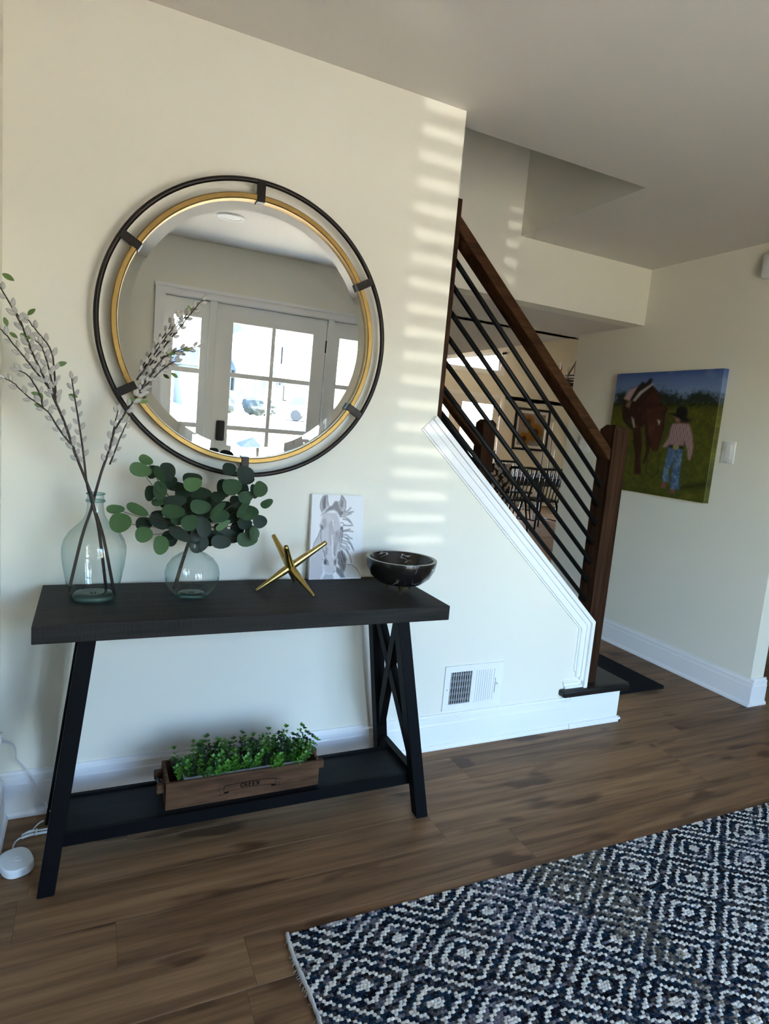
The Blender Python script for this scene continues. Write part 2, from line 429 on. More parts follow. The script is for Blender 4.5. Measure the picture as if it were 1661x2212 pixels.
EUC = [((0.162, -0.261, 1.13), 0.0269, 0.0178, 15, 'l'), ((0.177, -0.242, 1.156), 0.0192, 0.0124, 30, 'l'), ((0.202, -0.168, 1.117), 0.0178, 0.0195, 0, 'd'), ((0.216, -0.229, 1.117), 0.0268, 0.011, 55, 'm'), ((0.24, -0.197, 1.123), 0.0194, 0.0274, -15, 's'), ((0.245, -0.186, 1.093), 0.0228, 0.0163, 0, 'd'), ((0.196, -0.189, 1.057), 0.0155, 0.0219, 0, 'd'), ((0.219, -0.215, 1.069), 0.0176, 0.0271, 0, 'm'), ((0.266, -0.174, 1.078), 0.0296, 0.0148, 20, 'd'), ((0.261, -0.221, 1.039), 0.0306, 0.0177, 0, 's'), ((0.221, -0.205, 1.036), 0.0225, 0.0129, -20, 'm'), ((0.255, -0.237, 1.012), 0.0304, 0.0192, 10, 'm'), ((0.274, -0.215, 0.989), 0.0228, 0.0195, 0, 'm'), ((0.314, -0.161, 1.1), 0.0261, 0.0201, 0, 'd'), ((0.305, -0.237, 1.093), 0.0241, 0.0199, -10, 'l'), ((0.333, -0.181, 1.062), 0.0334, 0.02, 20, 'd'), ((0.331, -0.227, 1.026), 0.0278, 0.0203, 5, 'm'), ((0.381, -0.138, 1.031), 0.0207, 0.0241, 0, 'd'), ((0.412, -0.159, 1.076), 0.0223, 0.0291, 0, 'd'), ((0.421, -0.221, 1.088), 0.0267, 0.024, -10, 'm'), ((0.467, -0.15, 1.074), 0.0209, 0.0244, 0, 'd'), ((0.417, -0.186, 1.138), 0.0186, 0.0186, 0, 'd'), ((0.466, -0.19, 1.123), 0.0256, 0.0273, 0, 's'), ((0.48, -0.155, 1.103), 0.0209, 0.0139, 0, 'd'), ((0.458, -0.247, 1.062), 0.0216, 0.0166, -20, 'm'), ((0.497, -0.263, 1.089), 0.0193, 0.0239, 20, 'm'), ((0.51, -0.138, 1.067), 0.0142, 0.023, 0, 'd'), ((0.525, -0.237, 1.042), 0.0211, 0.0119, -35, 'm'), ((0.459, -0.222, 1.025), 0.0371, 0.0108, -50, 'm'), ((0.476, -0.212, 1.01), 0.029, 0.0239, 0, 'm'), ((0.444, -0.192, 1.04), 0.0204, 0.0187, 0, 's'), ((0.433, -0.135, 1.011), 0.035, 0.021, 0, 'd'), ((0.38, -0.241, 1.022), 0.0296, 0.0105, -45, 'm'), ((0.389, -0.217, 0.999), 0.0267, 0.02, 0, 'm'), ((0.426, -0.163, 0.987), 0.0242, 0.0207, 0, 'd'), ((0.401, -0.219, 0.97), 0.0234, 0.0094, -35, 'l'), ((0.354, -0.182, 0.99), 0.0236, 0.0094, -15, 's'), ((0.3, -0.259, 0.984), 0.024, 0.0208, -30, 'm'), ((0.343, -0.227, 0.966), 0.0198, 0.0296, -15, 's'), ((0.376, -0.177, 0.923), 0.017, 0.0239, 0, 'd'), ((0.426, -0.177, 0.93), 0.0344, 0.0207, 15, 's'), ((0.399, -0.209, 0.917), 0.027, 0.0186, 10, 's'), ((0.474, -0.227, 0.929), 0.0289, 0.0204, 0, 'm'), ((0.49, -0.247, 0.951), 0.0152, 0.0203, 0, 'm'), ((0.469, -0.205, 0.974), 0.0205, 0.0171, 0, 's'), ((0.497, -0.167, 0.942), 0.0211, 0.0211, 0, 'd'), ((0.513, -0.214, 0.983), 0.0206, 0.0199, 0, 's'), ((0.335, -0.2, 0.913), 0.0267, 0.0284, 0, 's'), ((0.281, -0.2, 0.94), 0.033, 0.0165, 30, 's'), ((0.222, -0.181, 0.973), 0.0278, 0.018, 40, 's'), ((0.222, -0.149, 0.989), 0.0199, 0.0116, 0, 'd'), ((0.186, -0.134, 0.957), 0.0226, 0.0206, 0, 'd'), ((0.18, -0.224, 0.942), 0.0229, 0.021, 0, 'l'), ((0.228, -0.216, 0.91), 0.0201, 0.0259, 0, 'l'), ((0.259, -0.15, 0.917), 0.0202, 0.0235, -30, 'd'), ((0.116, -0.265, 0.983), 0.029, 0.0251, 0, 'l'), ((0.103, -0.223, 1.013), 0.0224, 0.0118, 0, 'l'), ((0.161, -0.217, 1.012), 0.0316, 0.0142, 20, 'l'), ((0.299, -0.136, 1.011), 0.0238, 0.0204, 0, 'd'), ((0.31, -0.156, 0.987), 0.0203, 0.0203, 0, 'd'), ((0.338, -0.147, 0.979), 0.0205, 0.0171, 0, 'd'), ((0.373, -0.177, 0.992), 0.0203, 0.0203, 0, 'd'), ((0.357, -0.14, 1.034), 0.0206, 0.0206, 0, 'd'), ((0.315, -0.156, 1.035), 0.0236, 0.0185, 0, 'd'), ((0.286, -0.173, 1.056), 0.0199, 0.0199, 0, 'd'), ((0.388, -0.186, 1.052), 0.0202, 0.0169, 0, 'd'), ((0.451, -0.139, 0.987), 0.0211, 0.0211, 0, 'd'), ((0.462, -0.131, 0.943), 0.0213, 0.0213, 0, 'd'), ((0.25, -0.185, 0.97), 0.0197, 0.0164, 0, 'd'), ((0.334, -0.142, 0.936), 0.0171, 0.0171, 0, 'd'), ((0.305, -0.165, 0.927), 0.0169, 0.0169, 0, 'd'), ((0.242, -0.181, 1.03), 0.0196, 0.0164, 0, 'd'), ((0.402, -0.172, 0.95), 0.0206, 0.0171, 0, 'd')]
EUC_HUB = [(0.272, -0.2, 0.771), (0.287, -0.19, 0.829), (0.305, -0.2, 0.907), (0.319, -0.2, 0.954)]
ART_COWGIRL = {'horse_body': [(0.103, 0.209), (0.142, 0.153), (0.242, 0.104), (0.37, 0.093), (0.443, 0.15), (0.49, 0.24), (0.516, 0.279), (0.566, 0.284), (0.553, 0.349), (0.558, 0.448), (0.545, 0.549), (0.528, 0.631), (0.48, 0.644), (0.439, 0.594), (0.385, 0.473), (0.365, 0.432), (0.342, 0.453), (0.277, 0.465), (0.199, 0.404), (0.121, 0.394), (0.096, 0.288)], 'leg1': [(0.249, 0.455), (0.329, 0.453), (0.369, 0.608), (0.367, 0.713), (0.398, 0.848), (0.324, 0.854), (0.312, 0.705), (0.27, 0.581)], 'leg2': [(0.368, 0.452), (0.436, 0.471), (0.452, 0.635), (0.42, 0.751), (0.401, 0.752), (0.414, 0.637)], 'legs_back': [(0.124, 0.373), (0.245, 0.434), (0.254, 0.486), (0.138, 0.415)], 'saddle': [(0.255, 0.104), (0.276, 0.075), (0.317, 0.086), (0.355, 0.048), (0.383, 0.059), (0.371, 0.098), (0.309, 0.116), (0.234, 0.216), (0.181, 0.299), (0.15, 0.278), (0.2, 0.175)], 'blanket1': [(0.108, 0.215), (0.148, 0.148), (0.243, 0.109), (0.211, 0.159), (0.17, 0.236)], 'blanket2': [(0.21, 0.232), (0.265, 0.161), (0.383, 0.093), (0.396, 0.099), (0.293, 0.171), (0.231, 0.237)], 'fender': [(0.151, 0.247), (0.197, 0.237), (0.181, 0.299), (0.136, 0.278)], 'stirrup': [(0.218, 0.372), (0.245, 0.392), (0.269, 0.455), (0.256, 0.46), (0.237, 0.424)], 'head': [(0.354, 0.299), (0.497, 0.279), (0.546, 0.279), (0.537, 0.398), (0.539, 0.549), (0.53, 0.641), (0.48, 0.644), (0.424, 0.512)], 'blaze': [(0.485, 0.389), (0.512, 0.399), (0.505, 0.429)], 'ear': [(0.518, 0.329), (0.571, 0.28), (0.561, 0.329), (0.528, 0.349)], 'hat_brim': [(0.584, 0.334), (0.67, 0.333), (0.771, 0.376), (0.793, 0.387), (0.741, 0.4), (0.676, 0.367), (0.626, 0.35)], 'hat_crown': [(0.647, 0.338), (0.649, 0.294), (0.683, 0.275), (0.737, 0.285), (0.751, 0.318), (0.752, 0.366), (0.686, 0.357)], 'hair': [(0.647, 0.367), (0.725, 0.376), (0.78, 0.395), (0.78, 0.424), (0.712, 0.435), (0.661, 0.416)], 'face': [(0.64, 0.363), (0.689, 0.372), (0.694, 0.401), (0.661, 0.402)], 'shirt': [(0.632, 0.417), (0.696, 0.411), (0.778, 0.414), (0.822, 0.499), (0.841, 0.576), (0.841, 0.634), (0.833, 0.688), (0.815, 0.684), (0.794, 0.597), (0.755, 0.541), (0.756, 0.58), (0.631, 0.58), (0.599, 0.607), (0.567, 0.603), (0.611, 0.536), (0.621, 0.456)], 'belt': [(0.624, 0.576), (0.756, 0.58), (0.761, 0.609), (0.629, 0.605)], 'buckle': (0.688, 0.595), 'jeanL': [(0.628, 0.6), (0.696, 0.607), (0.689, 0.702), (0.657, 0.795), (0.677, 0.875), (0.623, 0.885), (0.609, 0.84), (0.616, 0.707)], 'jeanR': [(0.69, 0.607), (0.76, 0.604), (0.761, 0.707), (0.763, 0.817), (0.777, 0.926), (0.7, 0.934), (0.69, 0.843), (0.692, 0.722)], 'bootL': [(0.609, 0.891), (0.648, 0.882), (0.653, 0.928), (0.613, 0.932)], 'bootR': [(0.7, 0.934), (0.742, 0.931), (0.741, 0.962), (0.701, 0.959)], 'shadow': [(0.753, 0.928), (0.816, 0.882), (1.017, 0.833), (1.012, 0.868), (0.868, 0.911)], 'treeline': [(0.012, 0.171), (0.071, 0.146), (0.157, 0.158), (0.491, 0.141), (0.593, 0.168), (0.693, 0.199), (0.747, 0.181), (0.81, 0.159), (0.876, 0.155), (0.954, 0.176), (1.01, 0.19), (1.0, 0.281), (0.799, 0.28), (0.567, 0.289), (0.008, 0.277)], 'rope': [(0.432, 0.594), (0.434, 0.677), (0.446, 0.822), (0.517, 0.858), (0.56, 0.813), (0.557, 0.65)]}
ART_HORSE = {'earL': [(0.195, 0.206), (0.161, 0.164), (0.157, 0.107), (0.178, 0.049), (0.225, 0.005), (0.294, 0.0), (0.281, 0.044), (0.303, 0.081), (0.316, 0.128), (0.26, 0.18)], 'earL_in': [(0.2, 0.148), (0.195, 0.086), (0.225, 0.023), (0.264, 0.008), (0.26, 0.091), (0.26, 0.154), (0.217, 0.19)], 'earR': [(0.557, 0.003), (0.604, 0.023), (0.639, 0.07), (0.647, 0.128), (0.63, 0.18), (0.578, 0.19), (0.535, 0.154), (0.505, 0.117), (0.54, 0.06)], 'earR_in': [(0.574, 0.039), (0.596, 0.076), (0.591, 0.138), (0.557, 0.164), (0.527, 0.117), (0.552, 0.065)], 'face': [(0.208, 0.242), (0.26, 0.211), (0.363, 0.211), (0.466, 0.211), (0.518, 0.273), (0.544, 0.346), (0.604, 0.388), (0.591, 0.492), (0.578, 0.57), (0.544, 0.648), (0.518, 0.732), (0.518, 0.815), (0.484, 0.846), (0.479, 0.909), (0.441, 0.932), (0.312, 0.932), (0.26, 0.857), (0.243, 0.805), (0.26, 0.732), (0.247, 0.664), (0.208, 0.596), (0.191, 0.492), (0.182, 0.409), (0.161, 0.362), (0.182, 0.315)], 'neckL': [(0.182, 0.414), (0.131, 0.497), (0.079, 0.56), (0.045, 0.648), (0.002, 0.701), (0.002, 1.008), (0.208, 1.008), (0.26, 0.909), (0.243, 0.805), (0.26, 0.732), (0.243, 0.664), (0.2, 0.57)], 'shadeR': [(0.458, 0.44), (0.518, 0.414), (0.535, 0.492), (0.518, 0.57), (0.492, 0.648), (0.466, 0.732), (0.432, 0.648), (0.441, 0.544)], 'shadeR2': [(0.557, 0.388), (0.604, 0.388), (0.591, 0.492), (0.57, 0.56), (0.535, 0.596), (0.527, 0.518)], 'shadeL': [(0.208, 0.294), (0.277, 0.279), (0.294, 0.362), (0.26, 0.404), (0.225, 0.388)], 'shadeM': [(0.329, 0.336), (0.38, 0.305), (0.449, 0.315), (0.415, 0.388), (0.449, 0.44), (0.415, 0.596), (0.363, 0.596), (0.337, 0.466)], 'shadeF': [(0.294, 0.596), (0.337, 0.638), (0.329, 0.701), (0.286, 0.742), (0.269, 0.69)], 'nosL': [(0.256, 0.784), (0.286, 0.753), (0.32, 0.773), (0.329, 0.826), (0.294, 0.826), (0.26, 0.815)], 'nosR': [(0.458, 0.779), (0.501, 0.758), (0.505, 0.805), (0.484, 0.831), (0.458, 0.826)], 'eyeL': [(0.178, 0.372), (0.217, 0.383), (0.225, 0.409), (0.195, 0.404)], 'eyeR': [(0.57, 0.378), (0.604, 0.372), (0.596, 0.398), (0.565, 0.404)], 'mane1': [(0.518, 0.711), (0.552, 0.669), (0.604, 0.659), (0.656, 0.701), (0.69, 0.753), (0.699, 0.815), (0.673, 0.888), (0.656, 0.935), (0.604, 0.883), (0.552, 0.831), (0.518, 0.805)], 'mane2': [(0.501, 0.846), (0.604, 0.883), (0.639, 0.935), (0.682, 0.987), (0.604, 0.987), (0.535, 0.935), (0.501, 0.909)], 'forelock': [(0.174, 0.247), (0.243, 0.201), (0.329, 0.138), (0.38, 0.128), (0.432, 0.076), (0.492, 0.076), (0.501, 0.107), (0.552, 0.169), (0.596, 0.211), (0.544, 0.263), (0.484, 0.201), (0.415, 0.18), (0.329, 0.19), (0.225, 0.227)], 'chest': [(0.294, 0.935), (0.441, 0.935), (0.466, 1.008), (0.225, 1.008)], 'back': [(0.69, 0.836), (0.776, 0.826), (0.862, 0.852), (0.931, 0.893), (0.983, 0.951), (0.998, 0.987), (0.69, 0.987), (0.673, 0.909)], 'strands': [[(0.561, 0.211), (0.664, 0.211), (0.759, 0.198), (0.793, 0.195)], [(0.57, 0.227), (0.664, 0.237), (0.75, 0.216)], [(0.578, 0.201), (0.69, 0.185), (0.742, 0.148)], [(0.552, 0.253), (0.639, 0.258), (0.716, 0.289), (0.776, 0.336)], [(0.604, 0.284), (0.69, 0.294), (0.742, 0.32)], [(0.621, 0.357), (0.707, 0.362), (0.793, 0.357)], [(0.604, 0.419), (0.682, 0.414), (0.742, 0.404)], [(0.613, 0.435), (0.707, 0.424), (0.802, 0.432)], [(0.604, 0.471), (0.682, 0.471), (0.75, 0.508), (0.793, 0.518)], [(0.596, 0.492), (0.69, 0.513), (0.725, 0.523)], [(0.596, 0.534), (0.69, 0.555), (0.776, 0.581), (0.836, 0.659)], [(0.596, 0.56), (0.682, 0.581), (0.75, 0.643)], [(0.587, 0.617), (0.69, 0.659), (0.759, 0.716), (0.802, 0.805)], [(0.587, 0.596), (0.69, 0.628), (0.725, 0.68)], [(0.578, 0.648), (0.656, 0.701), (0.699, 0.773)], [(0.535, 0.69), (0.57, 0.779), (0.639, 0.909)], [(0.552, 0.674), (0.621, 0.779), (0.673, 0.883)], [(0.527, 0.753), (0.587, 0.857), (0.673, 0.971)], [(0.604, 0.664), (0.673, 0.753), (0.682, 0.857)], [(0.69, 0.513), (0.75, 0.56), (0.819, 0.638)]], 'lines': [[(0.195, 0.211), (0.157, 0.143), (0.165, 0.081), (0.208, 0.018)], [(0.286, 0.013), (0.294, 0.076), (0.312, 0.128)], [(0.557, 0.003), (0.639, 0.07), (0.647, 0.138), (0.626, 0.185)], [(0.557, 0.008), (0.535, 0.065), (0.509, 0.096)], [(0.182, 0.404), (0.139, 0.492), (0.071, 0.57), (0.045, 0.648)], [(0.191, 0.419), (0.187, 0.492), (0.217, 0.596), (0.247, 0.674)], [(0.591, 0.388), (0.604, 0.44), (0.591, 0.544), (0.552, 0.643)], [(0.247, 0.763), (0.243, 0.815), (0.269, 0.836)], [(0.294, 0.742), (0.346, 0.794), (0.35, 0.831)], [(0.294, 0.909), (0.312, 0.932), (0.441, 0.932), (0.475, 0.904)], [(0.518, 0.753), (0.52, 0.815), (0.492, 0.844)], [(0.165, 0.362), (0.191, 0.359), (0.225, 0.378)], [(0.552, 0.331), (0.596, 0.326), (0.626, 0.352)], [(0.26, 0.664), (0.277, 0.732)], [(0.432, 0.674), (0.475, 0.716)], [(0.716, 0.828), (0.811, 0.831), (0.914, 0.883), (0.983, 0.956)]]}

# ================================================================ THE SETTING
H = 2.44            # ceiling height
XE = 1.222          # where the back wall ends beside the stair
XS, ZS = 2.139, 0.509   # lower end of the sloped cap
ZT = 1.351          # upper end of the sloped cap
XR = 3.244          # painting wall
SOF = 2.094         # underside of the bulkhead
YF = -3.12          # front wall, inner face

# ---- floor: a slab, with real planks where the photograph lets one tell them apart
bm = new_bm()
box(bm, -3.4, 10.8, -3.26, 8.2, -0.12, -0.006)
box(bm, 4.7, 10.8, -3.26, 8.2, -0.01, 0.0)
box(bm, -3.4, 4.7, -3.26, -1.915, -0.01, 0.0)
box(bm, -3.4, 4.7, 1.885, 8.2, -0.01, 0.0)
box(bm, -3.4, -0.2, -1.915, 1.885, -0.01, 0.0)
floor = struct('floor', bm, M_PLANK, 'brown oak-look plank floor running under the console table and rug', 'floor')
PLW, PLL = 0.152, 1.22
_plank = {}
def plank_mesh(length):
    k = round(length, 3)
    if k not in _plank:
        b_ = new_bm()
        box(b_, 0, k, 0.0002, PLW - 0.0002, -0.006, 0.0)
        es = [e for e in b_.edges if all(abs(v.co.z) < 1e-6 for v in e.verts)]
        bmesh.ops.bevel(b_, geom=es, offset=0.0009, segments=1, affect='EDGES')
        me = bpy.data.meshes.new('plank'); b_.to_mesh(me); b_.free(); me.materials.append(M_PLANK)
        _plank[k] = me
    return _plank[k]
row0 = -1.915
for r in range(25):
    y = row0 + r * PLW
    joint = {9: -0.11, 8: 0.121, 6: 0.387}.get(r, random.uniform(-0.2, 1.0))
    x = joint
    while x > -0.2: x -= PLL
    while x < 4.7:
        a, b_ = max(x, -0.2), min(x + PLL, 4.7)
        if b_ - a > 0.02:
            o = obj('plank', plank_mesh(b_ - a), None, floor, loc=(a, y, 0))
        x += PLL

# ---- back wall with the sloped half wall
bm = new_bm()
c18 = 0.018
_n = Vector((-0.6763, -0.7366)); _d = Vector((0.7366, -0.6763))
def sl(t):   # corner point of a line laid t inside the cap's outer edge
    p = Vector((XE, ZT)) + _n * t
    s = (XS - t - p.x) / _d.x
    q = p + _d * s
    return (q.x, q.y)
zt = ZT - c18 / 0.7366
prism(bm, [(-3.4, 0), (XS - c18, 0), sl(c18), (XE, zt), (XE, H), (-3.4, H)], 'y', 0.0, 0.11)
struct('wall_back', bm, M_WALL, 'cream painted wall behind the console table and round mirror', 'wall')
bm = new_bm(); box(bm, -0.295, -0.195, -0.95, 0.0, 0, H)
struct('wall_left', bm, M_WALL, 'narrow strip of cream wall left of the willow vase', 'wall')
bm = new_bm(); box(bm, XR, XR + 0.105, -0.0685, 1.6, 0, H)
struct('wall_right', bm, M_WALL, 'shaded wall stub carrying the horse painting', 'wall')
bm = new_bm()
prism(bm, [(-1.5, SOF), (XR, SOF), (XR, H), (2.215, H), (2.215, 5.0), (-1.5, 5.0)], 'y', 1.0, 1.12)
struct('wall_stairwell', bm, M_WALL, 'cream bulkhead over the stair with faint light stripes', 'wall')
bm = new_bm()
box(bm, 2.215, 2.315, 0.105, 1.0, H + 0.0006, 5.0)
box(bm, -1.5, 2.315, 0.0, 0.105, H + 0.001, 5.0)
box(bm, -1.6, -1.5, 0.11, 1.12, 0, 5.0)
box(bm, -1.6, 2.4, 0.0, 1.12, 5.0, 5.1)
struct('wall_upper', bm, M_WALL, 'upper stairwell walls seen in the dark triangle of the ceiling opening', 'wall')
# front wall with the entry opening and the added narrow blind window
EX0, EX1, EZ = 0.50, 2.212, 2.03
WX0, WX1, WZ0, WZ1 = -1.79, -1.53, 1.04, 2.02
bm = new_bm()
y0, y1 = YF - 0.13, YF
box(bm, -3.4, WX0, y0, y1, 0, H); box(bm, WX0, WX1, y0, y1, 0, WZ0); box(bm, WX0, WX1, y0, y1, WZ1, H)
box(bm, WX1, EX0, y0, y1, 0, H); box(bm, EX0, EX1, y0, y1, EZ, H); box(bm, EX1, 7.7, y0, y1, 0, H)
struct('wall_front', bm, M_WALL, 'cream entry wall around the glazed front door, seen in the mirror', 'wall')
bm = new_bm()
box(bm, -3.5, -3.4, -3.25, 0.11, 0, H); box(bm, 7.6, 7.7, -3.25, 1.87, 0, H); box(bm, 7.6, 10.9, 1.75, 1.87, 0, 5.0); box(bm, 10.8, 10.9, 1.75, 8.2, 0, 5.0)
box(bm, -1.6, -1.5, 1.12, 8.2, 0, 2.4)
struct('wall_outer', bm, M_WALL, 'outer walls of the house beside and beyond the entry', 'wall')
# far wall of the dining room: patio door and raked clerestory window
DX0, DX1, DZ = 5.30, 7.10, 2.03
CX0, CX1, CZ0 = 5.2, 7.0, 2.545
def vault(x): return SOF + 0.26 * (x - 3.33)
bm = new_bm()
ya, yb = 8.0, 8.13
box(bm, -1.6, DX0, ya, yb, 0, 2.1); box(bm, DX1, 10.9, ya, yb, 0, 2.1); box(bm, -1.6, 10.9, ya, yb, DZ, CZ0)
prism(bm, [(-1.6, CZ0), (CX0, CZ0), (CX0, 5), (-1.6, 5)], 'y', ya, yb)
prism(bm, [(CX1, CZ0), (10.9, CZ0), (10.9, 5), (CX1, 5)], 'y', ya, yb)
prism(bm, [(CX0, vault(CX0) - 0.07), (CX1, 2.845), (CX1, 5), (CX0, 5)], 'y', ya, yb)
struct('wall_far', bm, M_WALL, 'far dining room wall with glazed door, clerestory and sunflower print', 'wall')
# ceilings
bm = new_bm()
t = 0.10
box(bm, -3.4, 7.7, -3.25, 0.105, H, H + t)
box(bm, 2.2155, 7.7, 0.105, 1.0, H, H + t)
box(bm, XR, 7.7, 1.0, 1.75, H, H + t)
struct('ceiling', bm, M_CEIL, 'flat grey-white ceiling with the stair opening cut in it', 'ceiling')
bm = new_bm()
box(bm, -1.6, XR + 0.105, 1.12, 1.75, SOF, SOF + t)
box(bm, -1.6, 3.33, 1.75, 8.13, SOF, SOF + t)
box(bm, -1.6, 7.7, 1.72, 1.80, SOF, SOF + 0.03)
prism(bm, [(3.33, SOF), (10.9, vault(10.9)), (10.9, vault(10.9) + t), (3.33, SOF + t)], 'y', 1.75, 8.13)
prism(bm, [(XR, SOF), (7.7, SOF), (10.9, vault(10.9)), (10.9, 5), (XR, 5)], 'y', 1.75, 1.77)
struct('ceiling_dining', bm, M_CEIL, 'sloping dining room ceiling seen between the stair rods', 'ceiling')

# ---- baseboards
BPROF = [(0, 0), (0.025, 0), (0.025, 0.008), (0.021, 0.017), (0.015, 0.021), (0.015, 0.106), (0.0125, 0.111), (0.0125, 0.131), (0.006, 0.137), (0.006, 0.147), (0, 0.147)]
def baseboard(name, a, b, axis, sgn, off, label):
    """profile depth goes in direction sgn from 'off' on the other axis"""
    bm = new_bm()
    pts = [(off + sgn * d, z) for d, z in BPROF]
    prism(bm, pts, axis, a, b)
    return struct(name, bm, M_TRIM, label, 'baseboard')
def bb_x(name, x0, x1, yoff, sgn, label):     # runs along x
    bm = new_bm()
    A = [bm.verts.new((x0, yoff + sgn * d, z)) for d, z in BPROF]
    B = [bm.verts.new((x1, yoff + sgn * d, z)) for d, z in BPROF]
    n = len(A)
    fs = [bm.faces.new(A), bm.faces.new(list(reversed(B)))] + [bm.faces.new((A[i], B[i], B[(i + 1) % n], A[(i + 1) % n])) for i in range(n)]
    bmesh.ops.recalc_face_normals(bm, faces=fs)
    return struct(name, bm, M_TRIM, label, 'baseboard')
def bb_y(name, y0, y1, xoff, sgn, label):
    bm = new_bm()
    prism(bm, [(xoff + sgn * d, z) for d, z in BPROF], 'y', y0, y1)
    return struct(name, bm, M_TRIM, label, 'baseboard')
bb_x('baseboard_back', -0.195, 2.06, 0.0, -1, 'long white baseboard behind the console table')
bb_y('baseboard_left', -0.95, -0.0255, -0.195, 1, 'short white baseboard at the left corner by the cord switch')
bb_y('baseboard_right', -0.0685 - 0.025, 1.6, XR, -1, 'white baseboard under the horse painting')
bb_x('baseboard_end', XR - 0.004, XR + 0.105 + 0.02, -0.0685, -1, 'white baseboard wrapping the end of the painting wall')
bb_x('baseboard_front', -1.0, 0.44, YF, 1, 'white baseboard beside the front door')

# ---- cap and casing of the sloped half wall
bm = new_bm()
prism(bm, [(XE - 0.012, ZT + 0.011), (XS, ZS), (XS, 0.193), (XS - c18, 0.193), sl(c18), (XE - 0.012 + _n.x * c18, ZT + 0.011 + _n.y * c18)], 'y', -0.024, 0.113)
cap = struct('trim_1', bm, M_TRIM, 'white sloped cap board along the stair half wall', 'trim')
trim2 = tag(bpy.data.objects.new('trim_2', None), 'white moulded casing under the sloped stair cap', 'trim', kind='structure')
col.objects.link(trim2)
STEPS = [(0.0185, 0.024, 0.013), (0.024, 0.040, 0.017), (0.040, 0.062, 0.011), (0.062, 0.069, 0.016), (0.069, 0.075, 0.008)]
bm = new_bm()
for a, b_, dep in STEPS:
    pa, pb = Vector((XE - 0.012, ZT + 0.011)) + _n * a, Vector((XE - 0.012, ZT + 0.011)) + _n * b_
    qa, qb = sl(a), sl(b_)
    prism(bm, [tuple(pa), qa, qb, tuple(pb)], 'y', -dep, 0.0)
obj('casing', bm, M_TRIM, trim2)
bm = new_bm()
for a, b_, dep in STEPS:
    qa, qb = sl(a), sl(b_)
    prism(bm, [qa, (XS - a, 0.205 + a), (XS - b_, 0.205 + a), qb], 'y', -dep, 0.0)
obj('casing', bm, M_TRIM, trim2)
bm = new_bm()
for a, b_, dep in STEPS:
    prism(bm, [(2.005 + (0.075 - a) * 0.25, 0.193 + (a - 0.0185) * 0.62), (XS - a, 0.193 + (a - 0.0185) * 0.62), (XS - a, 0.193 + (b_ - 0.0185) * 0.62), (2.005 + (0.075 - b_) * 0.25, 0.193 + (b_ - 0.0185) * 0.62)], 'y', -dep, 0.0)
obj('casing', bm, M_TRIM, trim2)

# ---- front door with side lights (seen in the mirror)
PZ = [1.885 - k * 0.4225 for k in range(4)]   # pane tops
PH = 0.385
def glazed(parent, x0, x1, z0, z1, cols, y, depth, name, m=M_DOORW):
    """a leaf with a grid of panes: frame, muntins and each pane its own part"""
    bm = new_bm()
    ya_, yb_ = y - depth / 2, y + depth / 2
    gx0, gx1 = cols[0][0], cols[-1][1]
    gz0, gz1 = PZ[-1] - PH, PZ[0]
    box(bm, x0, gx0, ya_, yb_, z0, z1); box(bm, gx1, x1, ya_, yb_, z0, z1)
    box(bm, gx0, gx1, ya_, yb_, gz1, z1); box(bm, gx0, gx1, ya_, yb_, z0, gz0)
    fr = obj(name, bm, m, parent)
    mu = depth * 0.35
    for k in range(3):
        bm = new_bm(); box(bm, gx0, gx1, y - mu, y + mu, PZ[k + 1] + 0.0, PZ[k] - PH)
        obj('muntin', bm, m, fr)
    for a, b_ in zip(cols, cols[1:]):
        bm = new_bm(); box(bm, a[1], b_[0], y - mu - 0.001, y + mu + 0.001, gz0, gz1)
        obj('muntin', bm, m, fr)
    for (a, b_) in cols:
        for zt_ in PZ:
            bm = new_bm(); box(bm, a, b_, y - 0.003, y + 0.003, zt_ - PH, zt_)
            obj('pane', bm, M_PANE, fr)
    return fr
door = tag(bpy.data.objects.new('door_1', None), 'white glazed front door reflected in the round mirror', 'door', kind='structure')
col.objects.link(door)
YD = YF - 0.05
glazed(door, 0.902, 1.808, 0.012, 2.016, [(1.032, 1.346), (1.376, 1.693)], YD, 0.045, 'door_leaf')
glazed(door, 0.515, 0.845, 0.012, 2.016, [(0.584, 0.785)], YD, 0.045, 'sidelight')
glazed(door, 1.865, 2.197, 0.012, 2.016, [(1.929, 2.130)], YD, 0.045, 'sidelight')
part(door, 'jamb', M_DOORW, lambda b: (box(b, 0.845, 0.897, YF - 0.10, YF - 0.005, 0, 2.02), ))
part(door, 'jamb', M_DOORW, lambda b: (box(b, 1.813, 1.865, YF - 0.10, YF - 0.005, 0, 2.02), ))
part(door, 'jamb', M_DOORW, lambda b: box(b, 0.50, 0.515, YF - 0.12, YF, 0, 2.03))
part(door, 'jamb', M_DOORW, lambda b: box(b, 2.197, 2.212, YF - 0.12, YF, 0, 2.03))
part(door, 'head_jamb', M_DOORW, lambda b: (box(b, 0.515, 2.197, YF - 0.10, YF - 0.004, 2.020, 2.0301), box(b, 0.515, 2.197, YF - 0.125, YF - 0.0735, 1.985, 2.0301)))
for _x in (0.835, 0.885, 1.795, 1.853, 0.510, 2.185):
    part(door, 'door_stop', M_DOORW, lambda b: box(b, _x, _x + 0.024, YF - 0.115, YF - 0.0735, 0, 1.985))
def casing_v(b, x0, x1):
    box(b, x0, x1, YF, YF + 0.014, 0, 2.095); 
def casing_h(b):
    box(b, 0.44, 2.272, YF, YF + 0.014, 2.025, 2.095); box(b, 0.435, 2.277, YF, YF + 0.022, 2.073, 2.098)
part(door, 'door_casing', M_TRIM, lambda b: (box(b, 0.440, 0.508, YF, YF + 0.014, 0, 2.025), box(b, 0.440, 0.456, YF, YF + 0.022, 0, 2.073)))
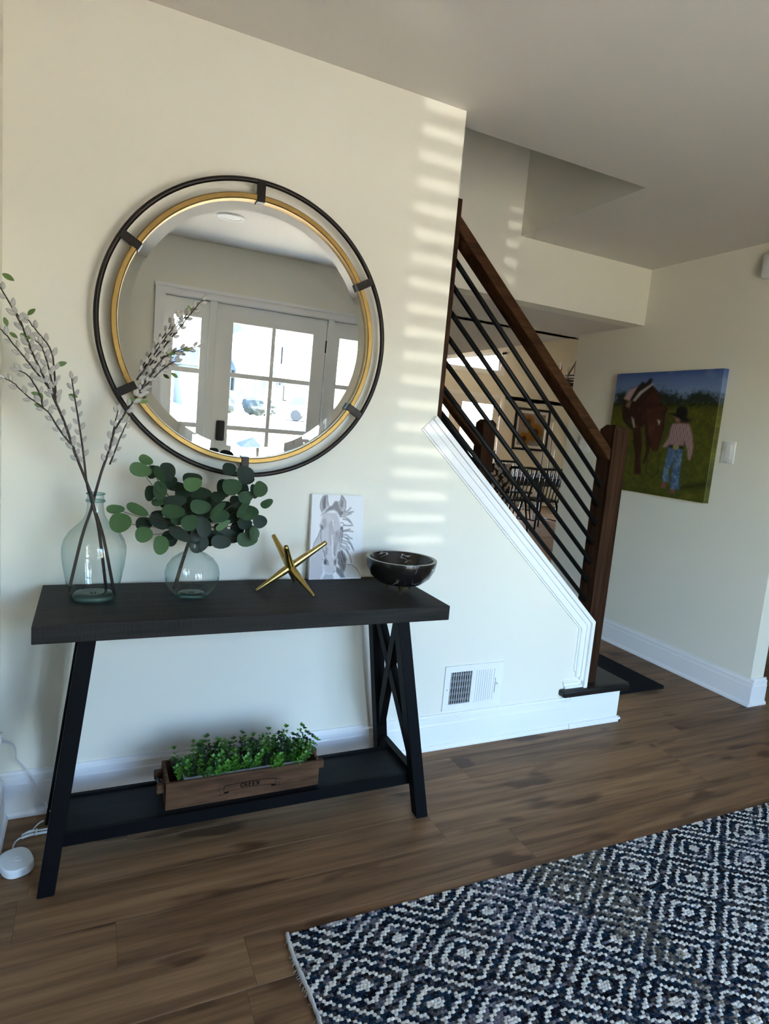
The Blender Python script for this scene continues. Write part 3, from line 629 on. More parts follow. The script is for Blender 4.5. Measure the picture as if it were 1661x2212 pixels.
part(door, 'door_casing', M_TRIM, lambda b: (box(b, 2.204, 2.272, YF, YF + 0.014, 0, 2.025), box(b, 2.256, 2.272, YF, YF + 0.022, 0, 2.073)))
part(door, 'door_casing', M_TRIM, casing_h)
part(door, 'smart_lock', M_BLACK, lambda b: box(b, 0.940, 1.008, YD + 0.0225, YD + 0.055, 0.950, 1.112, 0.012), smooth='angle', label='black keypad lock')
def lever(b):
    lathe(b, [(0.0, 0.0), (0.030, 0.0), (0.030, 0.008), (0.0, 0.008)], 20)
    for v in b.verts: v.co = Vector((0.974 + v.co.x, YD + 0.0225 + v.co.z, 0.872 + v.co.y))
    tube(b, [(0.974, YD + 0.025, 0.872), (0.974, YD + 0.06, 0.872)], 0.009)
    tube(b, [(0.965, YD + 0.062, 0.872), (1.07, YD + 0.062, 0.870)], 0.009)
part(door, 'lever_handle', M_BLACK, lever, smooth='angle', label='black lever handle')
for hz in (1.80, 1.05, 0.30):
    part(door, 'hinge', M_BLACK, lambda b: tube(b, [(1.811, YD + 0.028, hz - 0.05), (1.811, YD + 0.028, hz + 0.05)], 0.007))
part(door, 'threshold', M_BLACK, lambda b: box(b, 0.50, 2.212, YF - 0.13, YF, -0.005, 0.012))

# ---- narrow side window with a slatted blind (added outside the frame; it stripes the wall with light)
w1 = tag(bpy.data.objects.new('window_1', None), 'unseen narrow window, added so its slatted blind throws light stripes on the wall', 'window', kind='structure')
col.objects.link(w1)
part(w1, 'window_frame', M_TRIM, lambda b: (box(b, WX0 - 0.06, WX0, YF, YF + 0.015, WZ0 - 0.06, WZ1 + 0.06), box(b, WX1, WX1 + 0.06, YF, YF + 0.015, WZ0 - 0.06, WZ1 + 0.06),
     box(b, WX0, WX1, YF, YF + 0.015, WZ1, WZ1 + 0.06), box(b, WX0, WX1, YF, YF + 0.015, WZ0 - 0.06, WZ0)))
part(w1, 'pane', M_PANE, lambda b: box(b, WX0, WX1, YF - 0.10, YF - 0.095, WZ0, WZ1))
_b = new_bm(); beam(_b, (WX0 + 0.004, 0, 0), (WX1 - 0.004, 0, 0), 0.039, 0.003)
for v in _b.verts: v.co = Matrix.Rotation(math.radians(46), 3, 'X') @ v.co
_slat = bpy.data.meshes.new('slat'); _b.to_mesh(_slat); _b.free(); _slat.materials.append(M_TRIM)
z = WZ0 + 0.02
while z < WZ1 - 0.01:
    obj('slat', _slat, None, w1, loc=(0, YF - 0.055, z)); z += 0.0465

# ---- patio door and clerestory at the far end of the dining room
d2 = tag(bpy.data.objects.new('door_2', None), 'bright glazed patio door at the far end behind the stair rods', 'door', kind='structure')
col.objects.link(d2)
def leaf(x0, x1, gx0, gx1):
    bm = new_bm()
    box(bm, x0, gx0, 8.02, 8.065, 0, DZ); box(bm, gx1, x1, 8.02, 8.065, 0, DZ)
    box(bm, gx0, gx1, 8.02, 8.065, 1.905, DZ); box(bm, gx0, gx1, 8.02, 8.065, 0, 0.22)
    f = obj('door_leaf', bm, M_DOORW, d2)
    bm = new_bm(); box(bm, gx0, gx1, 8.04, 8.046, 0.22, 1.905); obj('pane', bm, M_PANE, f)
leaf(DX0, 6.114, 5.45, 5.985)
leaf(6.116, DX1, 6.255, 6.945)
part(d2, 'door_casing', M_TRIM, lambda b: (box(b, DX0 - 0.07, DX0, 7.985, 8.0, 0, DZ + 0.07), box(b, DX1, DX1 + 0.07, 7.985, 8.0, 0, DZ + 0.07), box(b, DX0, DX1, 7.985, 8.0, DZ, DZ + 0.07)))
for hz in (1.75, 1.0):
    part(d2, 'hinge', M_BLACK, lambda b: tube(b, [(7.085, 8.01, hz - 0.05), (7.085, 8.01, hz + 0.05)], 0.008))
w2 = tag(bpy.data.objects.new('window_2', None), 'bright raked clerestory window under the sloping dining ceiling', 'window', kind='structure')
col.objects.link(w2)
def rake(x): return vault(CX0) - 0.07 + (2.845 - vault(CX0) + 0.07) * (x - CX0) / (CX1 - CX0)
part(w2, 'window_frame', M_TRIM, lambda b: (box(b, CX0, CX1 + 0.09, 7.985, 8.0, CZ0 - 0.09, CZ0), box(b, CX1, CX1 + 0.09, 7.985, 8.0, CZ0, 2.90), box(b, CX1 - 0.05, CX1, 8.0, 8.09, CZ0, 2.84),
     prism(b, [(CX0, rake(CX0)), (CX1 + 0.09, rake(CX1 + 0.09)), (CX1 + 0.09, rake(CX1 + 0.09) + 0.06), (CX0, rake(CX0) + 0.06)], 'y', 7.985, 8.0)))
part(w2, 'pane', M_PANE, lambda b: prism(b, [(CX0, CZ0), (CX1 - 0.05, CZ0), (CX1 - 0.05, 2.83), (CX0, rake(CX0))], 'y', 8.07, 8.075))

# ---- outside ground
M_DRIVE = mat('pale_concrete', (0.55, 0.47, 0.36), 0.9, var=0.1, var_scale=1.5)
M_ROAD = mat('asphalt', (0.055, 0.057, 0.065), 0.9, var=0.15, var_scale=2)
M_LAWN = mat('winter_lawn', (0.36, 0.31, 0.19), 0.95, var=0.2, var_scale=3)
bm = new_bm(); box(bm, -70, 80, -80, 60, -0.6, -0.31)
struct('ground', bm, M_LAWN, 'pale winter lawn outside the front door, seen in the mirror', 'ground')
bm = new_bm(); box(bm, -0.6, 3.4, -4.9, -3.27, -0.31, -0.10); box(bm, 0.2, 7.0, -27.0, -4.9, -0.31, -0.295)
struct('ground_driveway', bm, M_DRIVE, 'pale concrete porch and drive outside the front door', 'ground')
bm = new_bm(); box(bm, -70, 80, -36.5, -27.0, -0.31, -0.29)
struct('ground_road', bm, M_ROAD, 'grey street seen through the front door panes', 'ground')

# ================================================================ STAIR
RISE, RUN = 0.195, 0.2115
stair = thing('staircase', 'dark-treaded staircase rising leftward behind the half wall', 'staircase', (2.40, 0.0, 0.0))
def st(name, m, fn, smooth=False, label=None):
    def g(b):
        fn(b)
        for v in b.verts: v.co.x -= 2.40
    return part(stair, name, m, g, smooth, label)
TOP1 = 0.192
def tread1(b):
    pts = [(1.995, -0.030), (2.004, -0.040), (2.385, -0.040), (2.400, -0.032), (2.408, -0.015), (2.408, 1.15), (2.135, 1.15), (2.135, 0.0), (1.995, 0.0)]
    prism(b, pts, 'z', TOP1 - 0.032, TOP1)
    es = [e for e in b.edges if abs(e.verts[0].co.z - e.verts[1].co.z) < 1e-6]
    bmesh.ops.bevel(b, geom=es, offset=0.009, segments=3, profile=0.5, affect='EDGES')
st('tread', M_TREAD, tread1, smooth='angle', label='black-stained bullnose starter tread')
st('riser', M_TRIM, lambda b: box(b, 2.06, 2.365, -0.012, 1.13, 0.0, TOP1 - 0.032), label='white boxed starter riser')
st('shoe_moulding', M_TRIM, lambda b: prism(b, [(-0.012, 0), (-0.027, 0), (-0.027, 0.010), (-0.021, 0.020), (-0.012, 0.022)], 'x', 2.062, 2.378))
st('shoe_moulding', M_TRIM, lambda b: prism(b, [(2.365, 0), (2.379, 0), (2.379, 0.010), (2.374, 0.020), (2.365, 0.022)], 'y', -0.027, 1.13))
for k in range(2, 13):
    xn = 2.408 - (k - 1) * RUN
    zt_ = TOP1 + (k - 1) * RISE
    st('tread', M_TREAD, lambda b: box(b, xn - RUN - 0.03, xn, 0.115, 1.06, zt_ - 0.028, zt_, 0.006))
    st('riser', M_TRIM, lambda b: box(b, xn - 0.045, xn - 0.03, 0.115, 1.055, zt_ - RISE - 0.0005, zt_ - 0.0285))
def stringer(b):
    x1 = 2.40; z1 = 0.16
    prism(b, [(2.135, 0.0), (2.135, 0.36), (2.135 - 2.2, 0.36 + 2.2 * 0.922), (2.135 - 2.2, 2.2 * 0.922)], 'y', 1.061, 1.09)
st('stringer', M_NEWEL, stringer)

def railing(name, label, y, wall_post):
    t = thing(name, label, 'stair railing', (2.187, y, TOP1))
    def rp(nm, m, fn, smooth=False, lab=None):
        def g(b):
            fn(b)
            for v in b.verts: v.co = v.co - Vector((2.187, y, TOP1))
        return part(t, nm, m, g, smooth, lab)
    hw = 0.0445
    def newel(b):
        zt_ = 1.402
        prism(b, [(2.187 - hw, y - hw), (2.187 + hw, y - hw), (2.187 + hw, y + hw), (2.187 - hw, y + hw)], 'z', TOP1, zt_ - 0.022)
        top = [f for f in b.faces if all(v.co.z > zt_ - 0.03 for v in f.verts)]
        r = bmesh.ops.extrude_face_region(b, geom=top)
        for v in [g for g in r['geom'] if isinstance(g, bmesh.types.BMVert)]:
            v.co.z = zt_
            v.co.x = 2.187 + (v.co.x - 2.187) * 0.62
            v.co.y = y + (v.co.y - y) * 0.62
        bmesh.ops.delete(b, geom=top, context='FACES')
        bmesh.ops.recalc_face_normals(b, faces=b.faces[:])
    rp('newel_post', M_NEWEL, newel)
    xa, xb = (1.252, 2.1425)
    # handrail: a flat-laid rectangular rail with eased edges
    def hand(b):
        za, zb, dz = 2.108, 1.300, 0.057
        prism(b, [(xa, za), (xb, zb), (xb, zb - dz), (xa, za - dz)], 'y', y - 0.0355, y + 0.0425)
        es = [e for e in b.edges if abs(e.verts[0].co.x - e.verts[1].co.x) > 0.1]
        bmesh.ops.bevel(b, geom=es, offset=0.006, segments=3, profile=0.5, affect='EDGES')
    rp('handrail', M_RAIL, hand, smooth='angle')
    for i in range(7):
        z1_, z0_ = 1.130 - i * 0.0900, 1.942 - i * 0.0947
        k_ = (z1_ - z0_) / (2.142 - 1.28)
        rp('rod', M_ROD, lambda b: tube(b, [(xa - 0.005, y - 0.002, z0_ + k_ * (xa - 0.005 - 1.28)), (xb + 0.01, y - 0.002, z1_ + k_ * 0.0105)], 0.0098, 10), smooth=True)
    if wall_post:
        rp('wall_post', M_NEWEL, lambda b: prism(b, [(XE + 0.001, y - hw), (XE + 0.031, y - hw), (XE + 0.031, y + hw), (XE + 0.001, y + hw)], 'z', ZT - 0.025, 2.155))
    else:
        rp('wall_post', M_NEWEL, lambda b: prism(b, [(XE - 0.05, y - hw), (XE + 0.031, y - hw), (XE + 0.031, y + hw), (XE - 0.05, y + hw)], 'z', 1.0, SOF - 0.002))
    return t
railing('stair_railing', 'brown oak newel and handrail with black rods beside the half wall', 0.0655, True)
railing('stair_railing', 'second, farther brown newel and railing across the stair', 1.105, False)

# black mat at the foot of the stair
bm = new_bm()
prism(bm, [(2.47, 0.245), (2.50, 0.215), (2.95, 0.215), (2.968, 0.232), (2.968, 1.0), (2.47, 1.0)], 'z', 0.0, 0.009)
m_mat = mat('black_rubber', (0.006, 0.006, 0.008), 0.85, spec=0.15, bump=0.4, bump_scale=500)
tag(obj('floor_mat', bm, m_mat), 'black floor mat at the foot of the stair', 'mat')

# ================================================================ CONSOLE TABLE
TZ, TT = 0.7486, 0.0475
TX0, TX1, TY0, TY1 = -0.084, 1.104, -0.417, -0.030
table = thing('console_table', 'charcoal wooden console table with black A-frame legs and low shelf', 'console table', (0.51, -0.2235, 0.0))
def tp(name, m, fn, smooth=False, label=None):
    def g(b):
        fn(b)
        for v in b.verts: v.co = v.co - Vector((0.51, -0.2235, 0))
    return part(table, name, m, g, smooth, label)
tp('tabletop', M_TTOP, lambda b: box(b, TX0, TX1, TY0, TY1, TZ - TT, TZ, 0.0022), label='charcoal rough-sawn wooden top')
LW = 0.042
def legxy(side, back, z):
    """outer corner of a leg at height z"""
    t_ = z / 0.70
    x = (-0.066 + 0.088 * t_) if side < 0 else (1.106 - 0.118 * t_)
    y = (-0.050 - 0.058 * t_) if back else (-0.412 + 0.052 * t_)
    return x, y
def leg(side, back):
    def g(b):
        z1 = TZ - TT - 0.006
        vs_ = []
        for z in (0.004, z1):
            x, y = legxy(side, back, z)
            x2 = x + LW if side < 0 else x - LW
            y2 = y - LW if back else y + LW
            vs_.append([b.verts.new(p) for p in ((x, y, z), (x2, y, z), (x2, y2, z), (x, y2, z))])
        fs = [b.faces.new(vs_[0]), b.faces.new(vs_[1])] + [b.faces.new((vs_[0][i], vs_[0][(i + 1) % 4], vs_[1][(i + 1) % 4], vs_[1][i])) for i in range(4)]
        bmesh.ops.recalc_face_normals(b, faces=fs)
        bmesh.ops.bevel(b, geom=[e for e in b.edges if abs(e.verts[0].co.z - e.verts[1].co.z) > 0.1], offset=0.002, segments=2, affect='EDGES')
    return g
SZ = 0.134
for side in (-1, 1):
    for back in (False, True):
        lg = tp('leg', M_TLEG, leg(side, back))
        x, y = legxy(side, back, 0.0)
        cx_ = x + side * -LW / 2; cy_ = y + (-LW / 2 if back else LW / 2)
        bm = new_bm(); lathe(bm, [(0, 0), (0.014, 0), (0.014, 0.004), (0, 0.004)], 12, (cx_ - 0.51, cy_ + 0.2235, 0.0))
        obj('glide', bm, M_PLASTIC, lg)
    # cross braces in the end frame
    def ctr(back, z):
        x, y = legxy(side, back, z)
        return Vector((x - side * LW / 2, y + (-LW / 2 if back else LW / 2), z))
    tp('cross_brace', M_TLEG, lambda b: beam(b, ctr(True, 0.69) + Vector((0, -0.01, 0)), ctr(False, 0.20) + Vector((0, 0.01, 0)), 0.034, 0.026, up=(1, 0, 0)))
    tp('cross_brace', M_TLEG, lambda b: beam(b, ctr(False, 0.69) + Vector((0, 0.01, 0)), ctr(True, 0.20) + Vector((0, -0.01, 0)), 0.034, 0.026, up=(1, 0, 0)))
    tp('side_stretcher', M_TLEG, lambda b: beam(b, ctr(True, SZ - 0.005), ctr(False, SZ - 0.005), 0.024, 0.045))
    tp('top_plate', M_TLEG, lambda b: box(b, legxy(side, False, 0.70)[0] + (-0.018 if side < 0 else -0.055), legxy(side, False, 0.70)[0] + (0.055 if side < 0 else 0.018), -0.385, -0.075, TZ - TT - 0.0075, TZ - TT - 0.0005))
xl = legxy(-1, False, SZ)[0] + LW * 0.5; xr_ = legxy(1, False, SZ)[0] - LW * 0.5
tp('shelf', M_SHELF, lambda b: box(b, xl, xr_, -0.340, -0.175, SZ - 0.018, SZ))
tp('shelf_rail', M_TLEG, lambda b: (box(b, xl, xr_, -0.352, -0.340, SZ - 0.035, SZ + 0.002)))
tp('shelf_rail', M_TLEG, lambda b: (box(b, xl, xr_, -0.175, -0.163, SZ - 0.035, SZ + 0.006)))

# ================================================================ ROUND MIRROR
mr = thing('round_mirror', 'large round wall mirror in a gold ring with a black outer hoop', 'mirror', (0.4965, -0.020, 1.5622), (0.021, 0, 0))
def ringpts(r, y, n=96): return [(r * math.cos(2 * PI * i / n), y, r * math.sin(2 * PI * i / n)) for i in range(n)]
def lathe_y(b, prof, seg=96, close=False):
    """profile (r, y) about the y axis"""
    lathe(b, [(r, y) for r, y in prof], seg, close=close)
    for v in b.verts: v.co = Vector((v.co.x, v.co.z, v.co.y))
    bmesh.ops.recalc_face_normals(b, faces=b.faces[:])
def glassdisc(b):
    lathe_y(b, [(0.0, -0.016), (0.366, -0.016), (0.400, -0.0138)], 128)
gm = part(mr, 'mirror_glass', M_MIRROR, glassdisc)
part(mr, 'backing', M_BLACK, lambda b: lathe_y(b, [(0.0, -0.006), (0.402, -0.006), (0.402, -0.0125), (0.0, -0.0125)], 96))
part(mr, 'gold_ring', M_GOLD, lambda b: lathe_y(b, [(0.398, -0.004), (0.416, -0.004), (0.416, -0.027), (0.413, -0.030), (0.401, -0.030), (0.398, -0.027)], 128, close=True), smooth='angle', label='antique gold inner ring')
part(mr, 'outer_hoop', M_IRON, lambda b: tube(b, ringpts(0.4545, -0.022, 128), 0.0078, 10, closed=True), smooth=True, label='thin black outer hoop')
for k in range(6):
    def clip(b):
        box(b, -0.0125, 0.0125, -0.032, -0.012, 0.394, 0.456, 0.002)
        R_ = Matrix.Rotation(-k * PI / 3, 3, 'Y')
        for v in b.verts: v.co = R_ @ v.co
    part(mr, 'clip', M_IRON, clip)

# ================================================================ GLASS VASES
def vase(name, label, loc, outer, base_r, thick):
    t = thing(name, label, 'vase', loc)
    part(t, 'body', M_VASE, lambda b: lathe(b, outer, 48), smooth=True)
    part(t, 'base', M_VBASE, lambda b: lathe(b, [(0, 0.0005), (base_r, 0.0005), (base_r * 1.04, thick * 0.5), (base_r * 0.92, thick), (base_r * 0.55, thick * 1.25), (0, thick * 0.6)], 40), smooth=True, label='thick aqua glass bottom')
    part(t, 'lip', M_VBASE, lambda b: tube(b, [(outer[-1][0] * math.cos(a * PI / 16), outer[-1][0] * math.sin(a * PI / 16), outer[-1][1]) for a in range(32)], 0.0022, 8, closed=True), smooth=True)
    return t
V1 = (0.053, -0.185, TZ)
v1 = vase('glass_vase', 'tall aqua glass demijohn vase holding pussy willow branches', V1,
     [(0.052, 0.001), (0.060, 0.006), (0.066, 0.025), (0.074, 0.06), (0.081, 0.10), (0.0845, 0.13), (0.084, 0.15), (0.078, 0.172), (0.066, 0.192), (0.048, 0.210), (0.033, 0.226), (0.0245, 0.243), (0.0215, 0.262), (0.021, 0.275), (0.0245, 0.279), (0.0245, 0.285), (0.0215, 0.288), (0.0215, 0.298), (0.0235, 0.301)], 0.054, 0.016)
part(v1, 'neck_ring', M_VBASE, lambda b: tube(b, [(0.0235 * math.cos(a * PI / 16), 0.0235 * math.sin(a * PI / 16), 0.281) for a in range(32)], 0.003, 8, closed=True), smooth=True)
V2 = (0.322, -0.200, TZ)
vase('glass_vase', 'short round aqua glass bottle vase holding eucalyptus', V2,
     [(0.036, 0.001), (0.044, 0.004), (0.058, 0.014), (0.072, 0.034), (0.079, 0.058), (0.0795, 0.074), (0.074, 0.096), (0.060, 0.116), (0.041, 0.130), (0.025, 0.138), (0.0175, 0.147), (0.0155, 0.162), (0.0165, 0.168)], 0.040, 0.012)

# ================================================================ PUSSY WILLOW
def catkin_mesh():
    b = new_bm()
    lathe(b, [(0, -0.0078), (0.0028, -0.0064), (0.0046, -0.002), (0.0044, 0.002), (0.0028, 0.0065), (0.0, 0.0095)], 8)
    me = bpy.data.meshes.new('catkin'); b.to_mesh(me); b.free(); me.materials.append(M_CATKIN)
    me.polygons.foreach_set('use_smooth', [True] * len(me.polygons))
    return me
ME_CATKIN = catkin_mesh()
def blade_mesh(name, m, length=0.02, width=0.007, fold=0.15, n=6):
    b = new_bm()
    L_, C_, R_ = [], [], []
    for i in range(n + 1):
        t = i / n
        w = width * math.sin(PI * min(1, t * 0.92 + 0.06)) ** 0.8
        zc = -0.12 * length * t * t
        L_.append(b.verts.new((-w, t * length, zc + w * fold))); C_.append(b.verts.new((0, t * length, zc))); R_.append(b.verts.new((w, t * length, zc + w * fold)))
    for i in range(n):
        b.faces.new((L_[i], C_[i], C_[i + 1], L_[i + 1])); b.faces.new((C_[i], R_[i], R_[i + 1], C_[i + 1]))
    me = bpy.data.meshes.new(name); b.to_mesh(me); b.free(); me.materials.append(m)
    me.polygons.foreach_set('use_smooth', [True] * len(me.polygons))
    return me
ME_WLEAF = blade_mesh('leaf', M_WLEAF, 0.026, 0.0065)
WL = {'left': 'tallest leaning willow branch, spreading left over the wall from the big vase', 'mid': 'short upright willow sprig between the two long branches', 'right': 'willow branch leaning right across the mirror from the big vase'}
VIEW = Vector((-0.043, -0.90, 0.06)).normalized()
for key, data in WILLOW.items():
    main = smooth_path(data['main'], 5)
    root = main[0].copy()
    bm = new_bm()
    n = len(main)
    tube(bm, [p - root for p in main], [0.0044 - 0.0029 * (i / (n - 1)) for i in range(n)], 6)
    br = obj('willow_branch', bm, M_TWIG, None, True, loc=root)
    tag(br, WL[key], 'branch', 'pussy willow branches in the big vase')
    paths = [main]
    for tw in data['twigs']:
        sp = smooth_path(tw, 5)
        m_ = len(sp)
        wob = [p + Vector((random.uniform(-1, 1), random.uniform(-1, 1), random.uniform(-1, 1))) * 0.0016 * (i / m_) for i, p in enumerate(sp)]
        bm = new_bm(); tube(bm, [p - root for p in wob], [0.0026 - 0.0014 * (i / (m_ - 1)) for i in range(m_)], 6)
        obj('twig', bm, M_TWIG, br, True)
        paths.append(sp)
    for pi_, sp in enumerate(paths):
        acc = 0.0; nxt = 0.012; sidef = 1
        for a, b_ in zip(sp, sp[1:]):
            seg = (b_ - a).length
            while acc + seg > nxt:
                p = a + (b_ - a) * ((nxt - acc) / seg)
                if p.z > (1.135 if pi_ == 0 else 1.06):
                    tdir = (b_ - a).normalized()
                    sd = tdir.cross(VIEW).normalized() * sidef
                    up_ = (tdir * 0.85 + sd * 0.55 + Vector((0, random.uniform(-0.5, 0.3), 0))).normalized()
                    c_ = obj('catkin', ME_CATKIN, None, br)
                    s_ = random.uniform(1.0, 1.4)
                    c_.location = p - root + sd * 0.0055 + up_ * 0.004
                    c_.rotation_euler = up_.to_track_quat('Z', 'Y').to_euler()
                    c_.scale = (s_, s_, s_)
                sidef *= -1
                nxt += random.uniform(0.013, 0.022)
            acc += seg
        if sp[-1].z > 1.0:
            c_ = obj('catkin', ME_CATKIN, None, br)
            td = (sp[-1] - sp[-2]).normalized()
            c_.location = sp[-1] - root + td * 0.005
            c_.rotation_euler = td.to_track_quat('Z', 'Y').to_euler()
            c_.scale = (1.15, 1.15, 1.25)
    for (p, ang) in WILLOW_LEAVES[key]:
        lf = obj('leaf', ME_WLEAF, None, br)
        lf.location = Vector(p) - root
        d_ = Vector((math.cos(math.radians(ang)), random.uniform(-0.3, 0.1), -math.sin(math.radians(ang)))).normalized()
        zax = (-VIEW * -1 + Vector((random.uniform(-.4, .4), 0, random.uniform(-.2, .5)))).normalized()
        xax = d_.cross(zax).normalized(); zax = xax.cross(d_)
        lf.rotation_euler = Matrix((xax, d_, zax)).transposed().to_euler()
        s_ = random.uniform(0.8, 1.15); lf.scale = (s_, s_, s_)

# ================================================================ EUCALYPTUS
def disc_leaf(m):
    b = new_bm()
    n = 16
    rim, mid = [], []
    for i in range(n):
        a = 2 * PI * i / n
        r = 1.0 - 0.10 * max(0, math.cos(a - PI / 2)) ** 6 + 0.05 * math.cos(a * 3)
        rim.append(b.verts.new((r * math.cos(a), r * math.sin(a), 0.14 * abs(math.cos(a)) ** 2)))
        mid.append(b.verts.new((0.5 * math.cos(a), 0.5 * math.sin(a), 0.035 * abs(math.cos(a)) ** 2)))
    c_ = b.verts.new((0, 0, 0))
    for i in range(n):
        j = (i + 1) % n
        b.faces.new((mid[i], rim[i], rim[j], mid[j])); b.faces.new((c_, mid[i], mid[j]))
    me = bpy.data.meshes.new('leaf'); b.to_mesh(me); b.free(); me.materials.append(m)
    me.polygons.foreach_set('use_smooth', [True] * len(me.polygons))
    return me
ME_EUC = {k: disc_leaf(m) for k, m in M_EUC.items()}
hub = [Vector(p) for p in EUC_HUB]
er = hub[0].copy()
bm = new_bm()
sp = smooth_path(hub, 5)
tube(bm, [p - er for p in sp], [0.0062 - 0.0025 * i / len(sp) for i in range(len(sp))], 7)
euc = obj('eucalyptus_bunch', bm, M_STEM, None, True, loc=er)
tag(euc, 'leafy bunch of round-leaved eucalyptus in the short glass vase', 'plant')
CAMP = Vector((0.0407, -2.0947, 1.3028))
core = hub[-1]
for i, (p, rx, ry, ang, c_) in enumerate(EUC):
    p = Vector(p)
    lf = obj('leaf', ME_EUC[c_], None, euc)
    tocam = (CAMP - p).normalized()
    out = (p - Vector((0.33, -0.17, 0.96)))
    nrm = (tocam * 0.8 + out.normalized() * 0.30 + Vector((random.uniform(-.25, .25), 0, random.uniform(-0.1, .35)))).normalized()
    xa_ = Vector((math.cos(math.radians(ang)), 0, -math.sin(math.radians(ang))))
    xa_ = (xa_ - nrm * xa_.dot(nrm)).normalized()
    ya_ = nrm.cross(xa_)
    lf.location = p - er
    lf.rotation_euler = Matrix((xa_, ya_, nrm)).transposed().to_euler()
    lf.scale = (rx * 1.1, ry * 1.14, (rx + ry) / 2)
    # petiole and twig back to the core
    if i % 2 == 0 or c_ == 'l':
        q = core + (p - core) * 0.25 + Vector((0, 0.01, 0))
        mid_ = (p + q) / 2 + Vector((0, 0.012, -0.008))
        bm = new_bm(); tube(bm, [v - er for v in smooth_path([q, mid_, p - nrm * 0.001], 4)], 0.0009, 5)
        obj('twig', bm, M_STEM, euc, True)

# ================================================================ BRASS JACK
JC = Vector((0.633, -0.172, TZ + 0.0785))
jack = thing('brass_jack', 'six-armed brass jack sculpture in front of the horse sketch', 'sculpture', (JC.x, JC.y, TZ))
feet = [Vector((0.525, -0.177, TZ + 0.004)), Vector((0.690, -0.263, TZ + 0.004)), Vector((0.679, -0.078, TZ + 0.004))]
dirs = [(f - JC) for f in feet]
ups = [Vector((-dirs[0].x + 0.012, -dirs[0].y, -dirs[0].z + 0.006)), Vector((-dirs[1].x + 0.02, -dirs[1].y, -dirs[1].z + 0.012)), Vector((-dirs[2].x, -dirs[2].y, -dirs[2].z + 0.012))]
for di, d_ in enumerate(dirs + ups):
    o_ = Vector((0, 0, JC.z - TZ))
    rt = 0.0042 if di < 3 else 0.0070
    part(jack, 'arm', M_BRASS, lambda b: tube(b, [o_ + d_ * t for t in (0.0, 0.12, 0.24, 0.6, 0.97, 1.0)], [0.0125, 0.0128, 0.0122, 0.0122 + (rt - 0.0122) * 0.5, rt + 0.0006, rt], 16), smooth=True)
part(jack, 'hub', M_BRASS, lambda b: ellipsoid(b, (0, 0, JC.z - TZ), (0.0145, 0.0145, 0.0145), 16, 10), smooth=True)

# ================================================================ MARBLE BOWL
m_marble = bpy.data.materials.new('black_marble')
m_marble.use_nodes = True
_t = m_marble.node_tree; _N, _L = _t.nodes, _t.links
_b = _N['Principled BSDF']; _b.inputs['Roughness'].default_value = 0.22
_tc = _N.new('ShaderNodeTexCoord')
_nz = _N.new('ShaderNodeTexNoise'); _nz.inputs['Scale'].default_value = 9; _nz.inputs['Detail'].default_value = 5; _nz.inputs['Distortion'].default_value = 1.0
_L.new(_tc.outputs['Object'], _nz.inputs['Vector'])
_ab = _N.new('ShaderNodeMath'); _ab.operation = 'SUBTRACT'; _ab.inputs[1].default_value = 0.5; _L.new(_nz.outputs[0], _ab.inputs[0])
_a2 = _N.new('ShaderNodeMath'); _a2.operation = 'ABSOLUTE'; _L.new(_ab.outputs[0], _a2.inputs[0])
_mr = _N.new('ShaderNodeMapRange'); _mr.inputs[1].default_value = 0.0; _mr.inputs[2].default_value = 0.012; _mr.inputs[3].default_value = 1.0; _mr.inputs[4].default_value = 0.0
_L.new(_a2.outputs[0], _mr.inputs[0])
_n2 = _N.new('ShaderNodeTexNoise'); _n2.inputs['Scale'].default_value = 7; _L.new(_tc.outputs['Object'], _n2.inputs['Vector'])
_m2 = _N.new('ShaderNodeMapRange'); _m2.inputs[1].default_value = 0.48; _m2.inputs[2].default_value = 0.56; _L.new(_n2.outputs[0], _m2.inputs[0])
_mu = _N.new('ShaderNodeMath'); _mu.operation = 'MULTIPLY'; _L.new(_mr.outputs[0], _mu.inputs[0]); _L.new(_m2.outputs[0], _mu.inputs[1])
_mx = _N.new('ShaderNodeMix'); _mx.data_type = 'RGBA'; _mx.inputs[6].default_value = (0.010, 0.008, 0.007, 1); _mx.inputs[7].default_value = (0.42, 0.37, 0.32, 1)
_L.new(_mu.outputs[0], _mx.inputs[0]); _L.new(_mx.outputs[2], _b.inputs['Base Color'])
bowl = thing('marble_bowl', 'black veined marble bowl on brass feet at the table end', 'bowl', (1.012, -0.222, TZ))
part(bowl, 'bowl_body', m_marble, lambda b: lathe(b, [(0, 0.023), (0.045, 0.025), (0.078, 0.035), (0.103, 0.056), (0.117, 0.084), (0.1225, 0.113), (0.1215, 0.116), (0.110, 0.116), (0.107, 0.110), (0.098, 0.080), (0.080, 0.057), (0.050, 0.041), (0, 0.036)], 64), smooth='angle')
for a in (-110, 10, 130):
    fx, fy = 0.046 * math.cos(math.radians(a)), 0.046 * math.sin(math.radians(a))
    part(bowl, 'foot', M_BRASS, lambda b: lathe(b, [(0, 0.030), (0.012, 0.030), (0.0022, 0.0), (0, 0.0)], 12, (fx, fy, 0)), smooth='angle')

